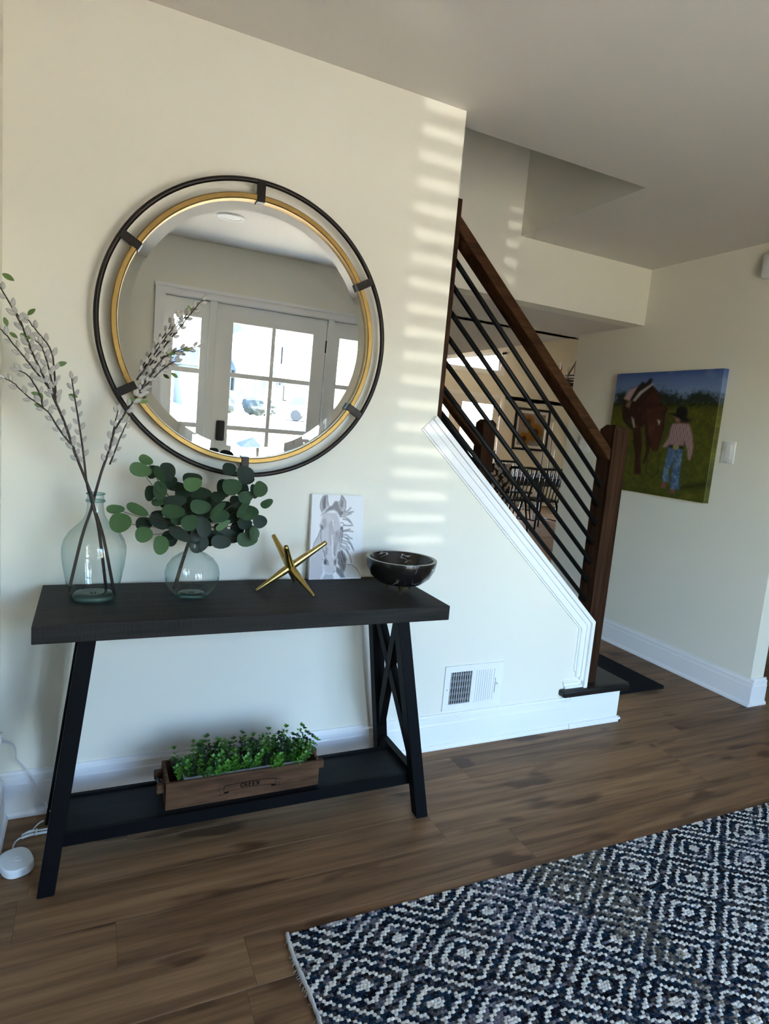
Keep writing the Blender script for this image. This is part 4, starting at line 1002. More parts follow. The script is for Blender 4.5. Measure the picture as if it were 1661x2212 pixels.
# ================================================================ PRINTS (drawn on fine grids of coloured points)
class Art:
    def __init__(s, w, h, bg):
        s.w, s.h = w, h
        s.img = np.ones((h, w, 3)) * np.array(bg)
        s.U, s.V = np.meshgrid((np.arange(w)) / (w - 1), (np.arange(h)) / (h - 1))
        s.asp = h / w
    def blend(s, mask, c, a=1.0):
        m = (np.clip(mask, 0, 1) * a)[..., None]
        s.img = s.img * (1 - m) + np.array(c) * m
    def inside(s, pts):
        ins = np.zeros(s.U.shape, bool)
        n = len(pts)
        for i in range(n):
            (x1, y1), (x2, y2) = pts[i], pts[(i + 1) % n]
            if abs(y1 - y2) < 1e-9: continue
            cond = ((y1 > s.V) != (y2 > s.V)) & (s.U < (x2 - x1) * (s.V - y1) / (y2 - y1) + x1)
            ins ^= cond
        return ins
    def dist(s, pts, closed=False):
        d = np.full(s.U.shape, 9.0)
        segs = list(zip(pts, pts[1:])) + ([(pts[-1], pts[0])] if closed else [])
        for (x1, y1), (x2, y2) in segs:
            dx, dy = x2 - x1, (y2 - y1) * s.asp
            px, py = s.U - x1, (s.V - y1) * s.asp
            t = np.clip((px * dx + py * dy) / (dx * dx + dy * dy + 1e-12), 0, 1)
            d = np.minimum(d, np.hypot(px - t * dx, py - t * dy))
        return d
    def poly(s, pts, c, a=1.0, soft=0.006):
        ins = s.inside(pts)
        d = s.dist(pts, True)
        m = np.where(ins, 0.5 + d / (2 * soft), 0.5 - d / (2 * soft))
        s.blend(m, c, a)
        return np.clip(m, 0, 1)
    def stroke(s, pts, w, c, a=1.0, soft=0.004):
        s.blend(0.5 + (w / 2 - s.dist(pts)) / (2 * soft), c, a)
    def noise(s, k, seed=0):
        r = np.random.default_rng(seed)
        o = np.zeros(s.U.shape)
        for f, wt in ((k, 1.0), (k * 2.3, 0.6), (k * 5.1, 0.4)):
            g = r.random((int(f * s.asp) + 3, int(f) + 3))
            x = s.U * f; y = s.V * f * s.asp
            xi = x.astype(int); yi = y.astype(int); fx = x - xi; fy = y - yi
            o += wt * (g[yi, xi] * (1 - fx) * (1 - fy) + g[yi, xi + 1] * fx * (1 - fy) + g[yi + 1, xi] * (1 - fx) * fy + g[yi + 1, xi + 1] * fx * fy)
        return o / 2.0
    def mesh(s, name, P, m):
        """P(u,v) -> 3D point arrays"""
        X, Y, Z = P(s.U, s.V)
        co = np.stack([X, Y, Z], -1).reshape(-1, 3)
        idx = np.arange(s.w * s.h).reshape(s.h, s.w)
        q = np.stack([idx[:-1, :-1], idx[1:, :-1], idx[1:, 1:], idx[:-1, 1:]], -1).reshape(-1, 4)
        me = grid_mesh(name, co, q, s.img.reshape(-1, 3), m)
        return me
def grid_mesh(name, co, faces, colors, m):
    me = bpy.data.meshes.new(name)
    nf, k = faces.shape
    me.vertices.add(len(co)); me.vertices.foreach_set('co', np.asarray(co, np.float32).ravel())
    me.loops.add(nf * k); me.loops.foreach_set('vertex_index', faces.astype(np.int32).ravel())
    me.polygons.add(nf); me.polygons.foreach_set('loop_start', np.arange(0, nf * k, k, dtype=np.int32))
    try: me.polygons.foreach_set('loop_total', np.full(nf, k, dtype=np.int32))
    except Exception: pass
    me.update(calc_edges=True)
    a = me.color_attributes.new('Col', 'FLOAT_COLOR', 'POINT')
    a.data.foreach_set('color', np.concatenate([np.asarray(colors), np.ones((len(co), 1))], 1).astype(np.float32).ravel())
    me.materials.append(m)
    me.validate()
    return me
M_PRINT = attr_mat('print_ink', rough=0.8)
M_OIL = attr_mat('oil_paint', rough=0.5, bump=0.25, bump_scale=300)

# ---- horse sketch on a small canvas
CW, CH, CT = 0.198, 0.302, 0.019
cv = thing('canvas_print', 'small white canvas with a grey wash horse-head sketch, leaning on the wall', 'picture', (0.841, -0.053, TZ + 0.001), (-0.105, 0, 0.0))
part(cv, 'canvas', M_CANVAS, lambda b: box(b, -CW / 2, CW / 2, 0.0006, CT, 0, CH, 0.0015))
A = Art(132, 200, (0.80, 0.80, 0.82))
K = ART_HORSE
g0 = (0.36, 0.33, 0.35)
nzA = A.noise(9, 4)
for key, c_, a in (('back', (0.55, 0.53, 0.53), .55), ('neckL', (0.60, 0.58, 0.62), .75), ('face', (0.68, 0.655, 0.68), .8), ('chest', (0.33, 0.32, 0.36), .55), ('earL', (0.62, 0.6, 0.62), .9), ('earR', (0.60, 0.58, 0.60), .9),
                   ('earL_in', (0.24, 0.22, 0.235), .8), ('earR_in', (0.30, 0.27, 0.28), .75), ('shadeL', (0.45, 0.41, 0.42), .6), ('shadeM', (0.47, 0.43, 0.45), .55), ('shadeR', (0.36, 0.33, 0.36), .65), ('shadeR2', (0.30, 0.27, 0.30), .65), ('shadeF', (0.33, 0.30, 0.32), .6),
                   ('mane1', (0.16, 0.14, 0.15), .8), ('mane2', (0.18, 0.165, 0.18), .75), ('forelock', (0.20, 0.18, 0.19), .7), ('nosL', (0.12, 0.11, 0.13), .9), ('nosR', (0.11, 0.10, 0.12), .9), ('eyeL', (0.04, 0.04, 0.05), .95), ('eyeR', (0.08, 0.07, 0.08), .85)):
    m_ = A.inside(K[key]); d_ = A.dist(K[key], True)
    soft = 0.018
    mk = np.where(m_, 0.5 + d_ / (2 * soft), 0.5 - d_ / (2 * soft))
    A.blend(np.clip(mk, 0, 1) * (0.62 + 0.75 * nzA), tuple(v * 0.8 for v in c_), min(1.0, a * 1.2))
for s_ in K['strands']:
    A.stroke(s_, 0.026, (0.14, 0.125, 0.13), 0.75, soft=0.010)
    A.stroke([(u + 0.012, v + 0.006) for u, v in s_], 0.006, (0.85, 0.85, 0.87), 0.4)
for s_ in K['lines']:
    A.stroke(s_, 0.013, (0.10, 0.095, 0.11), 0.85, soft=0.006)
for q in (((0.40, 0.48), (0.42, 0.62), (0.44, 0.74)), ((0.41, 0.30), (0.42, 0.36)), ((0.30, 0.92), (0.36, 0.935), (0.44, 0.93)), ((0.25, 0.78), (0.245, 0.82), (0.27, 0.84)), ((0.52, 0.76), (0.52, 0.83))):
    A.stroke(q, 0.022, (0.86, 0.87, 0.90), 0.7, soft=0.012)
me = A.mesh('print', lambda U, V: (-CW / 2 + U * CW, np.zeros_like(U), CH * (1 - V)), M_PRINT)
pr = obj('print', me, None, cv); pr['label'] = 'grey wash sketch of a horse head'

# ---- oil painting of a girl leading a horse
PY0, PY1, PZ0, PZ1, PT = 0.345, 1.135, 1.032, 1.789, 0.038
pt_ = thing('oil_painting', 'unframed oil painting of a girl in a hat leading a saddled horse', 'painting', (XR - 0.001, (PY0 + PY1) / 2, PZ0))
PW, PHH = PY1 - PY0, PZ1 - PZ0
A = Art(190, 182, (0.10, 0.16, 0.42))
sky_ = np.clip(A.V / 0.2, 0, 1)
A.img = (1 - sky_[..., None]) * np.array((0.055, 0.10, 0.30)) + sky_[..., None] * np.array((0.20, 0.30, 0.50))
n1, n2 = A.noise(14, 1), A.noise(40, 2)
A.blend(np.clip((A.noise(5, 9) - 0.62) * 2.5, 0, 1) * (A.V < 0.2), (0.32, 0.40, 0.55), 0.7)
grass = np.clip((A.V - 0.24) / 0.02, 0, 1)
gr_ = np.random.default_rng(78).random(A.U.shape)
gc = np.stack([0.040 + 0.13 * n1 * n2 * (0.5 + gr_), 0.045 + 0.12 * n1 * n2 * (0.5 + gr_), 0.005 + 0.010 * n2], -1)
A.img = A.img * (1 - grass[..., None]) + gc * grass[..., None]
G = ART_COWGIRL
tm = A.inside(G['treeline']) ; td = A.dist(G['treeline'], True)
rag = np.random.default_rng(77).random(A.U.shape)
A.blend(np.clip(np.where(tm, 0.5 + td / 0.05, 0.5 - td / 0.05) + (n2 - 0.5) * 1.5 + (rag - 0.5) * 0.7, 0, 1), (0.012, 0.016, 0.003), 0.97)
def gp(k, c_, a=1.0, soft=0.008): A.poly(G[k], c_, a, soft)
gp('shadow', (0.015, 0.016, 0.004), 0.85, 0.02)
hb = (0.026, 0.009, 0.006)
for k in ('legs_back', 'leg2', 'leg1', 'horse_body', 'head', 'ear'): gp(k, hb if k != 'head' else (0.055, 0.018, 0.011))
m_ = A.inside(G['horse_body']); A.blend(m_ * np.clip(n1 - 0.45, 0, 1) * 1.6, (0.11, 0.032, 0.018), 0.8)
m_ = A.inside(G['head']); A.blend(m_ * np.clip(n1 - 0.45, 0, 1) * 1.6, (0.13, 0.04, 0.022), 0.6)
m_ = A.inside(G['leg1']); A.blend(m_ * np.clip(n1 - 0.4, 0, 1), (0.13, 0.04, 0.02), 0.7)
gp('saddle', (0.014, 0.008, 0.007)); gp('blanket1', (0.42, 0.30, 0.28)); gp('blanket2', (0.45, 0.42, 0.40)); gp('fender', (0.20, 0.13, 0.08)); gp('stirrup', (0.4, 0.35, 0.28)); gp('blaze', (0.5, 0.46, 0.42))
A.stroke(G['rope'], 0.008, (0.02, 0.018, 0.01), 0.8)
gp('hair', (0.06, 0.03, 0.018)); gp('face', (0.22, 0.12, 0.08)); gp('jeanL', (0.07, 0.13, 0.24)); gp('jeanR', (0.055, 0.11, 0.21))
m_ = A.inside(G['jeanL']) | A.inside(G['jeanR']); A.blend(m_ * np.clip(n2 - 0.5, 0, 1) * 2.2, (0.30, 0.40, 0.52), 0.8)
gp('belt', (0.015, 0.012, 0.010)); A.blend(0.5 + (0.022 - A.dist([G['buckle'], (G['buckle'][0] + 0.01, G['buckle'][1])])) / 0.01, (0.35, 0.27, 0.09), 0.9)
gp('shirt', (0.36, 0.24, 0.24))
m_ = A.inside(G['shirt']); A.blend(m_ * (np.sin(A.U * 330 + A.V * 20) > 0.2), (0.20, 0.07, 0.09), 0.6); A.blend(m_ * np.clip(n1 - 0.6, 0, 1) * 1.5, (0.55, 0.46, 0.45), 0.6)
gp('bootL', (0.22, 0.07, 0.07)); gp('bootR', (0.22, 0.07, 0.07)); gp('hat_crown', (0.005, 0.005, 0.006)); gp('hat_brim', (0.006, 0.006, 0.007))
me = A.mesh('painted_face', lambda U, V: (np.full_like(U, -PT - 0.0004), PW / 2 - U * PW, PHH * (1 - V)), M_OIL)
fc = obj('painted_face', me, None, pt_); fc['label'] = 'girl in a hat and jeans leading a saddled brown horse'
# painted edge wraps round the side that faces the room
E_ = Art(6, 182, (0, 0, 0)); E_.img = np.repeat(A.img[:, -2:-1, :], 6, axis=1)
me = E_.mesh('painted_edge', lambda U, V: (-PT + U * PT, np.full_like(U, -PW / 2 - 0.0004), PHH * (1 - V)), M_OIL)
obj('painted_edge', me, None, pt_)
part(pt_, 'stretcher', M_CANVAS, lambda b: box(b, -PT, 0, -PW / 2, PW / 2, 0, PHH))

# ================================================================ PLANTER BOX WITH BOXWOOD
QX0, QX1, QY0, QY1, QZ0, QZ1 = 0.258, 0.730, -0.323, -0.187, SZ + 0.0005, SZ + 0.0845
pb = thing('planter_box', 'small wooden planter box lettered GREEN on the lower shelf', 'planter', ((QX0 + QX1) / 2, (QY0 + QY1) / 2, QZ0))
QO = Vector(((QX0 + QX1) / 2, (QY0 + QY1) / 2, QZ0))
def qp(name, m, fn, smooth=False, label=None):
    def g(b):
        fn(b)
        for v in b.verts: v.co = v.co - QO
    return part(pb, name, m, g, smooth, label)
w_ = 0.009
qp('front_board', M_PLANTER, lambda b: box(b, QX0, QX1, QY0, QY0 + w_, QZ0, QZ1, 0.0012))
qp('back_board', M_PLANTER, lambda b: box(b, QX0, QX1, QY1 - w_, QY1, QZ0, QZ1, 0.0012))
qp('end_board', M_PLANTER, lambda b: box(b, QX0 + 0.0, QX0 + w_, QY0 + w_, QY1 - w_, QZ0, QZ1 + 0.004, 0.0012))
qp('end_board', M_PLANTER, lambda b: box(b, QX1 - w_, QX1, QY0 + w_, QY1 - w_, QZ0, QZ1 + 0.004, 0.0012))
qp('base_board', M_PLANTER, lambda b: box(b, QX0 + w_, QX1 - w_, QY0 + w_, QY1 - w_, QZ0, QZ0 + 0.008))
for sx, xb_ in ((-1, QX0), (1, QX1)):
    for yy in (QY0 + 0.030, QY1 - 0.030):
        qp('handle_bracket', M_PLANTER, lambda b: box(b, min(xb_, xb_ + sx * 0.024), max(xb_, xb_ + sx * 0.024), yy - 0.010, yy + 0.010, QZ0 + 0.044, QZ0 + 0.070, 0.003))
    qp('handle', M_BLACK, lambda b: tube(b, [(xb_ + sx * 0.014, QY0 + 0.03, QZ0 + 0.055), (xb_ + sx * 0.014, QY1 - 0.03, QZ0 + 0.055)], 0.0045, 8))
def liner(b):
    for (x0_, x1_, y0_, y1_) in ((QX0 + 0.05, QX1 - 0.05, QY0 + w_ + 0.002, QY0 + w_ + 0.006), (QX0 + 0.05, QX1 - 0.05, QY1 - w_ - 0.006, QY1 - w_ - 0.002), (QX0 + 0.05, QX0 + 0.054, QY0 + w_ + 0.006, QY1 - w_ - 0.006), (QX1 - 0.054, QX1 - 0.05, QY0 + w_ + 0.006, QY1 - w_ - 0.006)):
        box(b, x0_, x1_, y0_, y1_, QZ0 + 0.009, QZ1 + 0.004)
    box(b, QX0 + 0.05, QX1 - 0.05, QY0 + 0.02, QY1 - 0.02, QZ0 + 0.0085, QZ0 + 0.05)
qp('metal_liner', M_ZINC, liner, label='galvanised liner rim')
# lettering: banner outline and the word GREEN as thin burnt strips on the front board
def ribbons(b, strokes, y):
    for pts, w in strokes:
        P = [Vector((p[0], 0, p[1])) for p in pts]
        vl = []
        for i, p in enumerate(P):
            t_ = (P[min(i + 1, len(P) - 1)] - P[max(i - 1, 0)]).normalized()
            n_ = Vector((-t_.z, 0, t_.x)) * (w / 2)
            vl.append((b.verts.new((p.x + n_.x, y, p.z + n_.z)), b.verts.new((p.x - n_.x, y, p.z - n_.z))))
        for (a1, a2), (b1, b2) in zip(vl, vl[1:]):
            b.faces.new((a1, b1, b2, a2))
    bmesh.ops.recalc_face_normals(b, faces=b.faces[:])
FL, FH = QX1 - QX0, QZ1 - QZ0
def fp(u, v): return (QX0 + u * FL, QZ1 - v * FH)
def arch(u): return -0.055 * (1 - ((u - 0.5275) / 0.17) ** 2)
us = [0.357 + (0.698 - 0.357) * i / 14 for i in range(15)]
strokes = [([fp(u, 0.425 + arch(u)) for u in us], 0.0021), ([fp(u, 0.665 + arch(u)) for u in us], 0.0016), ([fp(0.357, 0.42), fp(0.357, 0.67)], 0.0016), ([fp(0.698, 0.42), fp(0.698, 0.67)], 0.0016),
           ([fp(0.357, 0.50), fp(0.315, 0.545), fp(0.338, 0.645), fp(0.322, 0.76), fp(0.388, 0.70), fp(0.388, 0.655), fp(0.357, 0.67)], 0.0016), ([fp(0.358, 0.685), fp(0.387, 0.685)], 0.003),
           ([fp(0.698, 0.46), fp(0.737, 0.50), fp(0.716, 0.60), fp(0.732, 0.72), fp(0.668, 0.71), fp(0.668, 0.66), fp(0.698, 0.67)], 0.0016), ([fp(0.669, 0.685), fp(0.697, 0.685)], 0.003)]
LETTERS = {  # strokes in a unit box (x right, y up): (points, thick?)
 'G': [([(0.90, 0.80), (0.78, 0.95), (0.52, 1.0), (0.22, 0.88), (0.08, 0.5), (0.22, 0.12), (0.52, 0.0), (0.80, 0.08), (0.82, 0.42)], 1), ([(0.60, 0.42), (0.98, 0.42)], 0), ([(0.90, 1.0), (0.90, 0.68)], 0)],
 'R': [([(0.22, 0.0), (0.22, 1.0)], 1), ([(0.05, 1.0), (0.55, 1.0), (0.80, 0.90), (0.80, 0.62), (0.55, 0.50), (0.25, 0.50)], 0), ([(0.50, 0.50), (0.85, 0.02)], 1), ([(0.05, 0.0), (0.40, 0.0)], 0), ([(0.75, 0.0), (1.0, 0.0)], 0)],
 'E': [([(0.22, 0.0), (0.22, 1.0)], 1), ([(0.05, 1.0), (0.85, 1.0), (0.85, 0.78)], 0), ([(0.22, 0.52), (0.65, 0.52)], 0), ([(0.65, 0.66), (0.65, 0.38)], 0), ([(0.05, 0.0), (0.88, 0.0), (0.88, 0.24)], 0)],
 'N': [([(0.20, 0.0), (0.20, 1.0)], 0), ([(0.18, 1.0), (0.82, 0.0)], 1), ([(0.82, 0.0), (0.82, 1.0)], 0), ([(0.02, 1.0), (0.25, 1.0)], 0), ([(0.02, 0.0), (0.38, 0.0)], 0), ([(0.65, 1.0), (1.0, 1.0)], 0)]}
u0 = 0.462
for ch in 'GREEN':
    cw, chh = 0.0228, 0.165
    for pts, th_ in LETTERS[ch]:
        strokes.append(([fp(u0 + x * cw, 0.625 - y * chh + arch(u0 + cw / 2)) for x, y in pts], 0.0032 if th_ else 0.0019))
    u0 += 0.0258
qp('lettering', M_INK, lambda b: ribbons(b, strokes, QY0 - 0.0005), label='burnt-in banner reading GREEN')
# boxwood: short sprigs with whorls of little leaves
def boxwood():
    r = np.random.default_rng(5)
    V, F, Cc = [], [], []
    lx = np.array([[0, 0, 0], [0.42, 0.35, 0.10], [0.40, 0.72, 0.08], [0, 1.0, -0.05], [-0.40, 0.72, 0.08], [-0.42, 0.35, 0.10], [0, 0.5, -0.06]])
    tri = [(0, 1, 6), (1, 2, 6), (2, 3, 6), (3, 4, 6), (4, 5, 6), (5, 0, 6)]
    for i in range(230):
        bx = r.uniform(QX0 + 0.045, QX1 - 0.045); by = r.uniform(QY0 + 0.022, QY1 - 0.020)
        if r.random() < 0.30: by = QY0 + r.uniform(0.022, 0.042)
        hgt = r.uniform(0.045, 0.085) + 0.020 * (by - QY0) / (QY1 - QY0) + 0.020 * max(0, (bx - 0.5) / 0.23)
        lean = np.array([r.normal(0, 0.22), r.normal(-0.10, 0.25) - 0.16 * max(0, 1 - (by - QY0) / 0.05), 1.0])
        if bx < QX0 + 0.09: lean[0] -= 0.25
        if bx > QX1 - 0.09: lean[0] += 0.30
        lean /= np.linalg.norm(lean)
        base = np.array([bx, by, QZ0 + 0.055])
        tone = np.array([0.065, 0.200, 0.016]) if r.random() < 0.45 else (np.array([0.032, 0.105, 0.014]) if r.random() < 0.55 else np.array([0.014, 0.030, 0.014]))
        up = lean; a = np.cross(up, [0.3, 0.8, 0.2]); a /= np.linalg.norm(a); b_ = np.cross(up, a)
        nl = 5
        for lv in range(nl):
            z = hgt * (0.35 + 0.65 * lv / (nl - 1))
            for k in range(4 if lv < nl - 1 else 5):
                ph = 2 * PI * k / 4 + lv * 0.8 + r.uniform(-.3, .3)
                od = a * math.cos(ph) + b_ * math.sin(ph)
                el = 0.45 + 0.35 * (lv == nl - 1) + r.uniform(-.2, .2)
                yd = od * math.cos(el) + up * math.sin(el)
                zd = up * math.cos(el) - od * math.sin(el); xd = np.cross(yd, zd)
                s_ = r.uniform(0.009, 0.0135)
                pos = base + up * z + yd * 0.002
                n0 = len(V)
                V.extend([pos + (xd * p[0] * 0.85 + yd * p[1] + zd * p[2]) * s_ for p in lx])
                F.extend([tuple(n0 + q for q in t_) for t_ in tri])
                cc = tone * r.uniform(0.75, 1.3)
                Cc.extend([cc] * 7)
        # stem
        n0 = len(V)
        tip = base + up * hgt
        V.extend([base + a * 0.0012, base - a * 0.0012, tip]); F.append((n0, n0 + 1, n0 + 2)); Cc.extend([np.array([0.03, 0.04, 0.015])] * 3)
    return np.array(V), np.array(F), np.array(Cc)
V_, F_, C_ = boxwood()
M_BOX = attr_mat('boxwood_leaf', rough=0.4, spec=0.5)
bw = thing('boxwood_plant', 'bright green faux boxwood filling the planter box', 'plant', (QO.x, QO.y, QZ0 + 0.045))
fo = obj('foliage', grid_mesh('foliage', V_ - np.array([QO.x, QO.y, QZ0 + 0.045]), F_, C_, M_BOX), None, bw)
fo['kind'] = 'stuff'

# ================================================================ RUG
RX0, RX1, RY0, RY1 = 0.520, 2.75, -2.15, -0.738
rug = thing('area_rug', 'navy, grey and cream diamond-patterned woven rug on the plank floor', 'rug', (RX0, RY1, 0.0))
part(rug, 'backing', mat('rug_backing', (0.30, 0.28, 0.25), 0.95), lambda b: box(b, 0.0, RX1 - RX0, RY0 - RY1, 0.0, 0.0005, 0.006))
def rug_pile():
    r = np.random.default_rng(8)
    kx, ky = 0.0092, 0.0078
    nx, ny = int((RX1 - RX0) / kx), int((RY1 - RY0) / ky)
    I, J = np.meshgrid(np.arange(nx), np.arange(ny))
    cx = (I + 0.5 + 0.35 * (J % 2)) * kx + r.normal(0, 0.0006, I.shape)
    cy = -(J + 0.5) * ky + r.normal(0, 0.0005, I.shape)
    wx, wy = RX0 + cx, RY1 + cy
    u = (wx - 0.784) / 0.1375; v = (wy + 0.841) / 0.0985
    # centred diamond lattice
    a = (u + v) / 2; b_ = (u - v) / 2
    fa, fb = a - np.round(a), b_ - np.round(b_)
    m = np.abs(fa + fb) + np.abs(fa - fb)
    m = m + r.normal(0, 0.018, m.shape)
    white = (m < 0.18) | ((m > 0.415) & (m < 0.530)) | ((m > 0.765) & (m < 0.870))
    # slow colour drift between navy, charcoal, lilac grey and taupe
    def lowfreq(f, seed):
        q = np.random.default_rng(seed); g = q.random((40, 60))
        x = (wx - RX0) * f; y = (RY1 - wy) * f
        xi = x.astype(int) % 58; yi = y.astype(int) % 38; fx = x - np.floor(x); fy = y - np.floor(y)
        return g[yi, xi] * (1 - fx) * (1 - fy) + g[yi, xi + 1] * fx * (1 - fy) + g[yi + 1, xi] * (1 - fx) * fy + g[yi + 1, xi + 1] * fx * fy
    pal = np.array([(0.008, 0.015, 0.028), (0.011, 0.028, 0.046), (0.009, 0.008, 0.010), (0.062, 0.055, 0.052), (0.135, 0.124, 0.138), (0.095, 0.083, 0.066)])
    t1, t2 = lowfreq(5.0, 1), lowfreq(2.2, 2)
    pick = r.random(I.shape)
    idx = np.where(pick < 0.24, 0, np.where(pick < 0.42, 1, np.where(pick < 0.62, 2, np.where(pick < 0.84, 3, 4))))
    idx = np.where((t1 > 0.68) & (pick > 0.45), 4, idx)
    idx = np.where((t2 > 0.60) & (pick > 0.35), 5, idx)
    # yarn runs: neighbours along x share a colour
    run = (I // 2 + J * 7) % 97
    colr = pal[idx]
    colr[:, 1::2] = np.where(r.random((ny, nx // 2))[..., None] < 0.6, colr[:, 0:-1:2][:, :nx // 2], colr[:, 1::2][:, :nx // 2])
    wcol = np.array((0.70, 0.645, 0.555)) * r.uniform(0.82, 1.08, I.shape)[..., None]
    worn = (t2 > 0.58) & (r.random(I.shape) < 0.55)
    wcol = np.where(worn[..., None], wcol * np.array((0.42, 0.40, 0.37)), wcol)
    wcol = np.where(((t1 > 0.72) & (r.random(I.shape) < 0.4))[..., None], wcol * np.array((0.62, 0.62, 0.72)), wcol)
    colr = np.where(white[..., None], wcol, colr * r.uniform(0.7, 1.35, I.shape)[..., None])
    n = I.size
    h = np.where(white, 0.0105, 0.0095) + r.normal(0, 0.0007, I.shape)
    hx, hy = kx * 0.60, ky * 0.66
    base = np.stack([cx, cy, np.full_like(cx, 0.0058)], -1).reshape(n, 1, 3)
    offs = np.array([(-hx, -hy * 0.6, 0), (0, -hy, 0), (hx, -hy * 0.6, 0), (hx, hy * 0.6, 0), (0, hy, 0), (-hx, hy * 0.6, 0)])
    rim = base + offs[None]
    top = np.stack([cx + r.normal(0, 0.0007, I.shape), cy + r.normal(0, 0.0005, I.shape), h], -1).reshape(n, 1, 3)
    tl = top + np.array((-hx * 0.38, 0, -0.0008)); tr_ = top + np.array((hx * 0.38, 0, 0.0))
    co = np.concatenate([rim, tl, tr_], 1).reshape(-1, 3)
    o = np.arange(n)[:, None] * 8
    T = np.concatenate([o + np.array(t_) for t_ in ((5, 0, 6), (0, 1, 6), (1, 7, 6), (1, 2, 7), (2, 3, 7), (3, 4, 7), (4, 6, 7), (4, 5, 6))], 0)
    return co, T, np.repeat(colr.reshape(n, 3), 8, 0)
co, T, cc = rug_pile()
M_PILE = attr_mat('wool_pile', rough=0.95, spec=0.1, bump=0.5, bump_scale=900)
pile = obj('pile', grid_mesh('pile', co, T, cc, M_PILE), None, rug); pile['kind'] = 'stuff'; pile['label'] = 'knotted wool pile in navy, grey and cream'
M_FRINGE = mat('cream_binding', (0.55, 0.52, 0.47), 0.95, bump=0.5, bump_scale=500)
def binding(b):
    pts = []
    y = 0.004
    while y > RY0 - RY1:
        pts.append((-0.0035 + 0.0030 * math.sin(y * 23) + random.uniform(-0.0012, 0.0012), y, 0.006 + random.uniform(-0.0006, 0.0008))); y -= 0.008
    tube(b, pts, [0.0050 + random.uniform(-0.0008, 0.0012) for _ in pts], 7)
part(rug, 'binding', M_FRINGE, binding, smooth=True, label='frayed cream edge binding')
def threads(b):
    for i in range(150):
        y = -random.random() * 0.9; x = -0.005 + 0.003 * math.sin(y * 23)
        L_ = random.uniform(0.004, 0.013); a = random.uniform(-0.9, 0.9)
        tube(b, [(x, y, 0.006), (x - L_ * 0.5 * math.cos(a), y + L_ * 0.5 * math.sin(a), 0.007), (x - L_ * math.cos(a), y + L_ * math.sin(a) + random.uniform(-.003, .003), 0.0025)], 0.0004, 3, caps=False)
fr = part(rug, 'loose_threads', M_FRINGE, threads); fr['kind'] = 'stuff'

# ================================================================ WALL FITTINGS
# floor-level air register in the half wall
vt = thing('air_register', 'white metal air register with louvres low on the half wall', 'vent', (1.52, 0.0, 0.256))
VW, VH = 0.290, 0.194
def vframe(b):
    y0_, y1_ = -0.008, -0.0005
    box(b, -VW / 2, -0.118, y0_, y1_, -VH / 2, VH / 2); box(b, 0.100, VW / 2, y0_, y1_, -VH / 2, VH / 2)
    box(b, -0.118, 0.100, y0_, y1_, 0.070, VH / 2); box(b, -0.118, 0.100, y0_, y1_, -VH / 2, -0.070)
    box(b, -0.014, 0.000, y0_, y1_, -0.070, 0.070)
part(vt, 'face_plate', M_TRIM, vframe)
m_shade = mat('register_shade', (0.02, 0.02, 0.022), 0.8)
part(vt, 'backing_sheet', m_shade, lambda b: box(b, -0.118, -0.014, -0.0012, -0.0004, -0.070, 0.070))  # flat dark sheet, its colour standing in for the shade of an uncut recess
part(vt, 'backing_sheet', m_shade if False else mat('closed_damper', (0.32, 0.33, 0.36), 0.5), lambda b: box(b, 0.0, 0.100, -0.0012, -0.0004, -0.070, 0.070))
m_zinc2 = mat('damper_metal', (0.22, 0.23, 0.25), 0.45, metal=0.7)
for i in range(5):
    part(vt, 'damper', m_zinc2, lambda b: box(b, -0.117, -0.015, -0.0022, -0.0014, -0.058 + i * 0.027, -0.048 + i * 0.027))
for i in range(9):
    x = -0.113 + i * 0.0112
    part(vt, 'louvre', M_TRIM, lambda b: box(b, x - 0.0007, x + 0.0007, -0.0075, -0.0025, -0.070, 0.070))
for i in range(9):
    x = 0.006 + i * 0.0110
    part(vt, 'louvre', M_TRIM, lambda b: beam(b, (x, -0.0045, -0.070), (x, -0.0045, 0.070), 0.0012, 0.0112, up=(0.95, 0.22, 0)))
part(vt, 'lever_slot', m_shade, lambda b: box(b, 0.1065, 0.1085, -0.0086, -0.0079, -0.038, 0.028))  # raised dark strip, coloured as the shade inside the slot
part(vt, 'lever', M_TRIM, lambda b: (tube(b, [(0.1075, -0.008, 0.012), (0.113, -0.016, 0.011), (0.118, -0.017, 0.005)], 0.002, 6), ellipsoid(b, (0.118, -0.0165, 0.003), (0.004, 0.003, 0.004), 8, 6)), smooth=True)
part(vt, 'screw', M_ZINC, lambda b: (lathe(b, [(0, 0), (0.0035, 0.0), (0.003, 0.001), (0, 0.0012)], 10), [setattr(v, 'co', Vector((-0.131 + v.co.x, -0.0079 - v.co.z, -0.004 + v.co.y))) for v in b.verts]))

def switch_plate(name, label, y, z, w, h, rockers):
    t = thing(name, label, 'light switch', (XR, y, z))
    part(t, 'plate', M_PLASTIC, lambda b: box(b, -0.006, -0.0003, -w / 2, w / 2, -h / 2, h / 2, 0.002), smooth='angle')
    for i in range(rockers):
        yc = (i - (rockers - 1) / 2) * 0.046
        def rk(b):
            prism(b, [(-0.0062, -0.034), (-0.0085, -0.033), (-0.0068, 0.0), (-0.0115, 0.033), (-0.0062, 0.034)], 'y', yc - 0.0165, yc + 0.0165)
        part(t, 'rocker', M_PLASTIC, rk)
    for s_ in (-1, 1):
        part(t, 'screw', M_ZINC, lambda b: ellipsoid(b, (-0.0062, 0, s_ * h * 0.42), (0.0012, 0.0028, 0.0028), 8, 5))
    return t
switch_plate('light_switch', 'white rocker light switch right of the horse painting', 0.269, 1.329, 0.078, 0.121, 1)
switch_plate('light_switch', 'white double light switch behind the handrail left of the painting', 1.405, 1.31, 0.118, 0.118, 2)
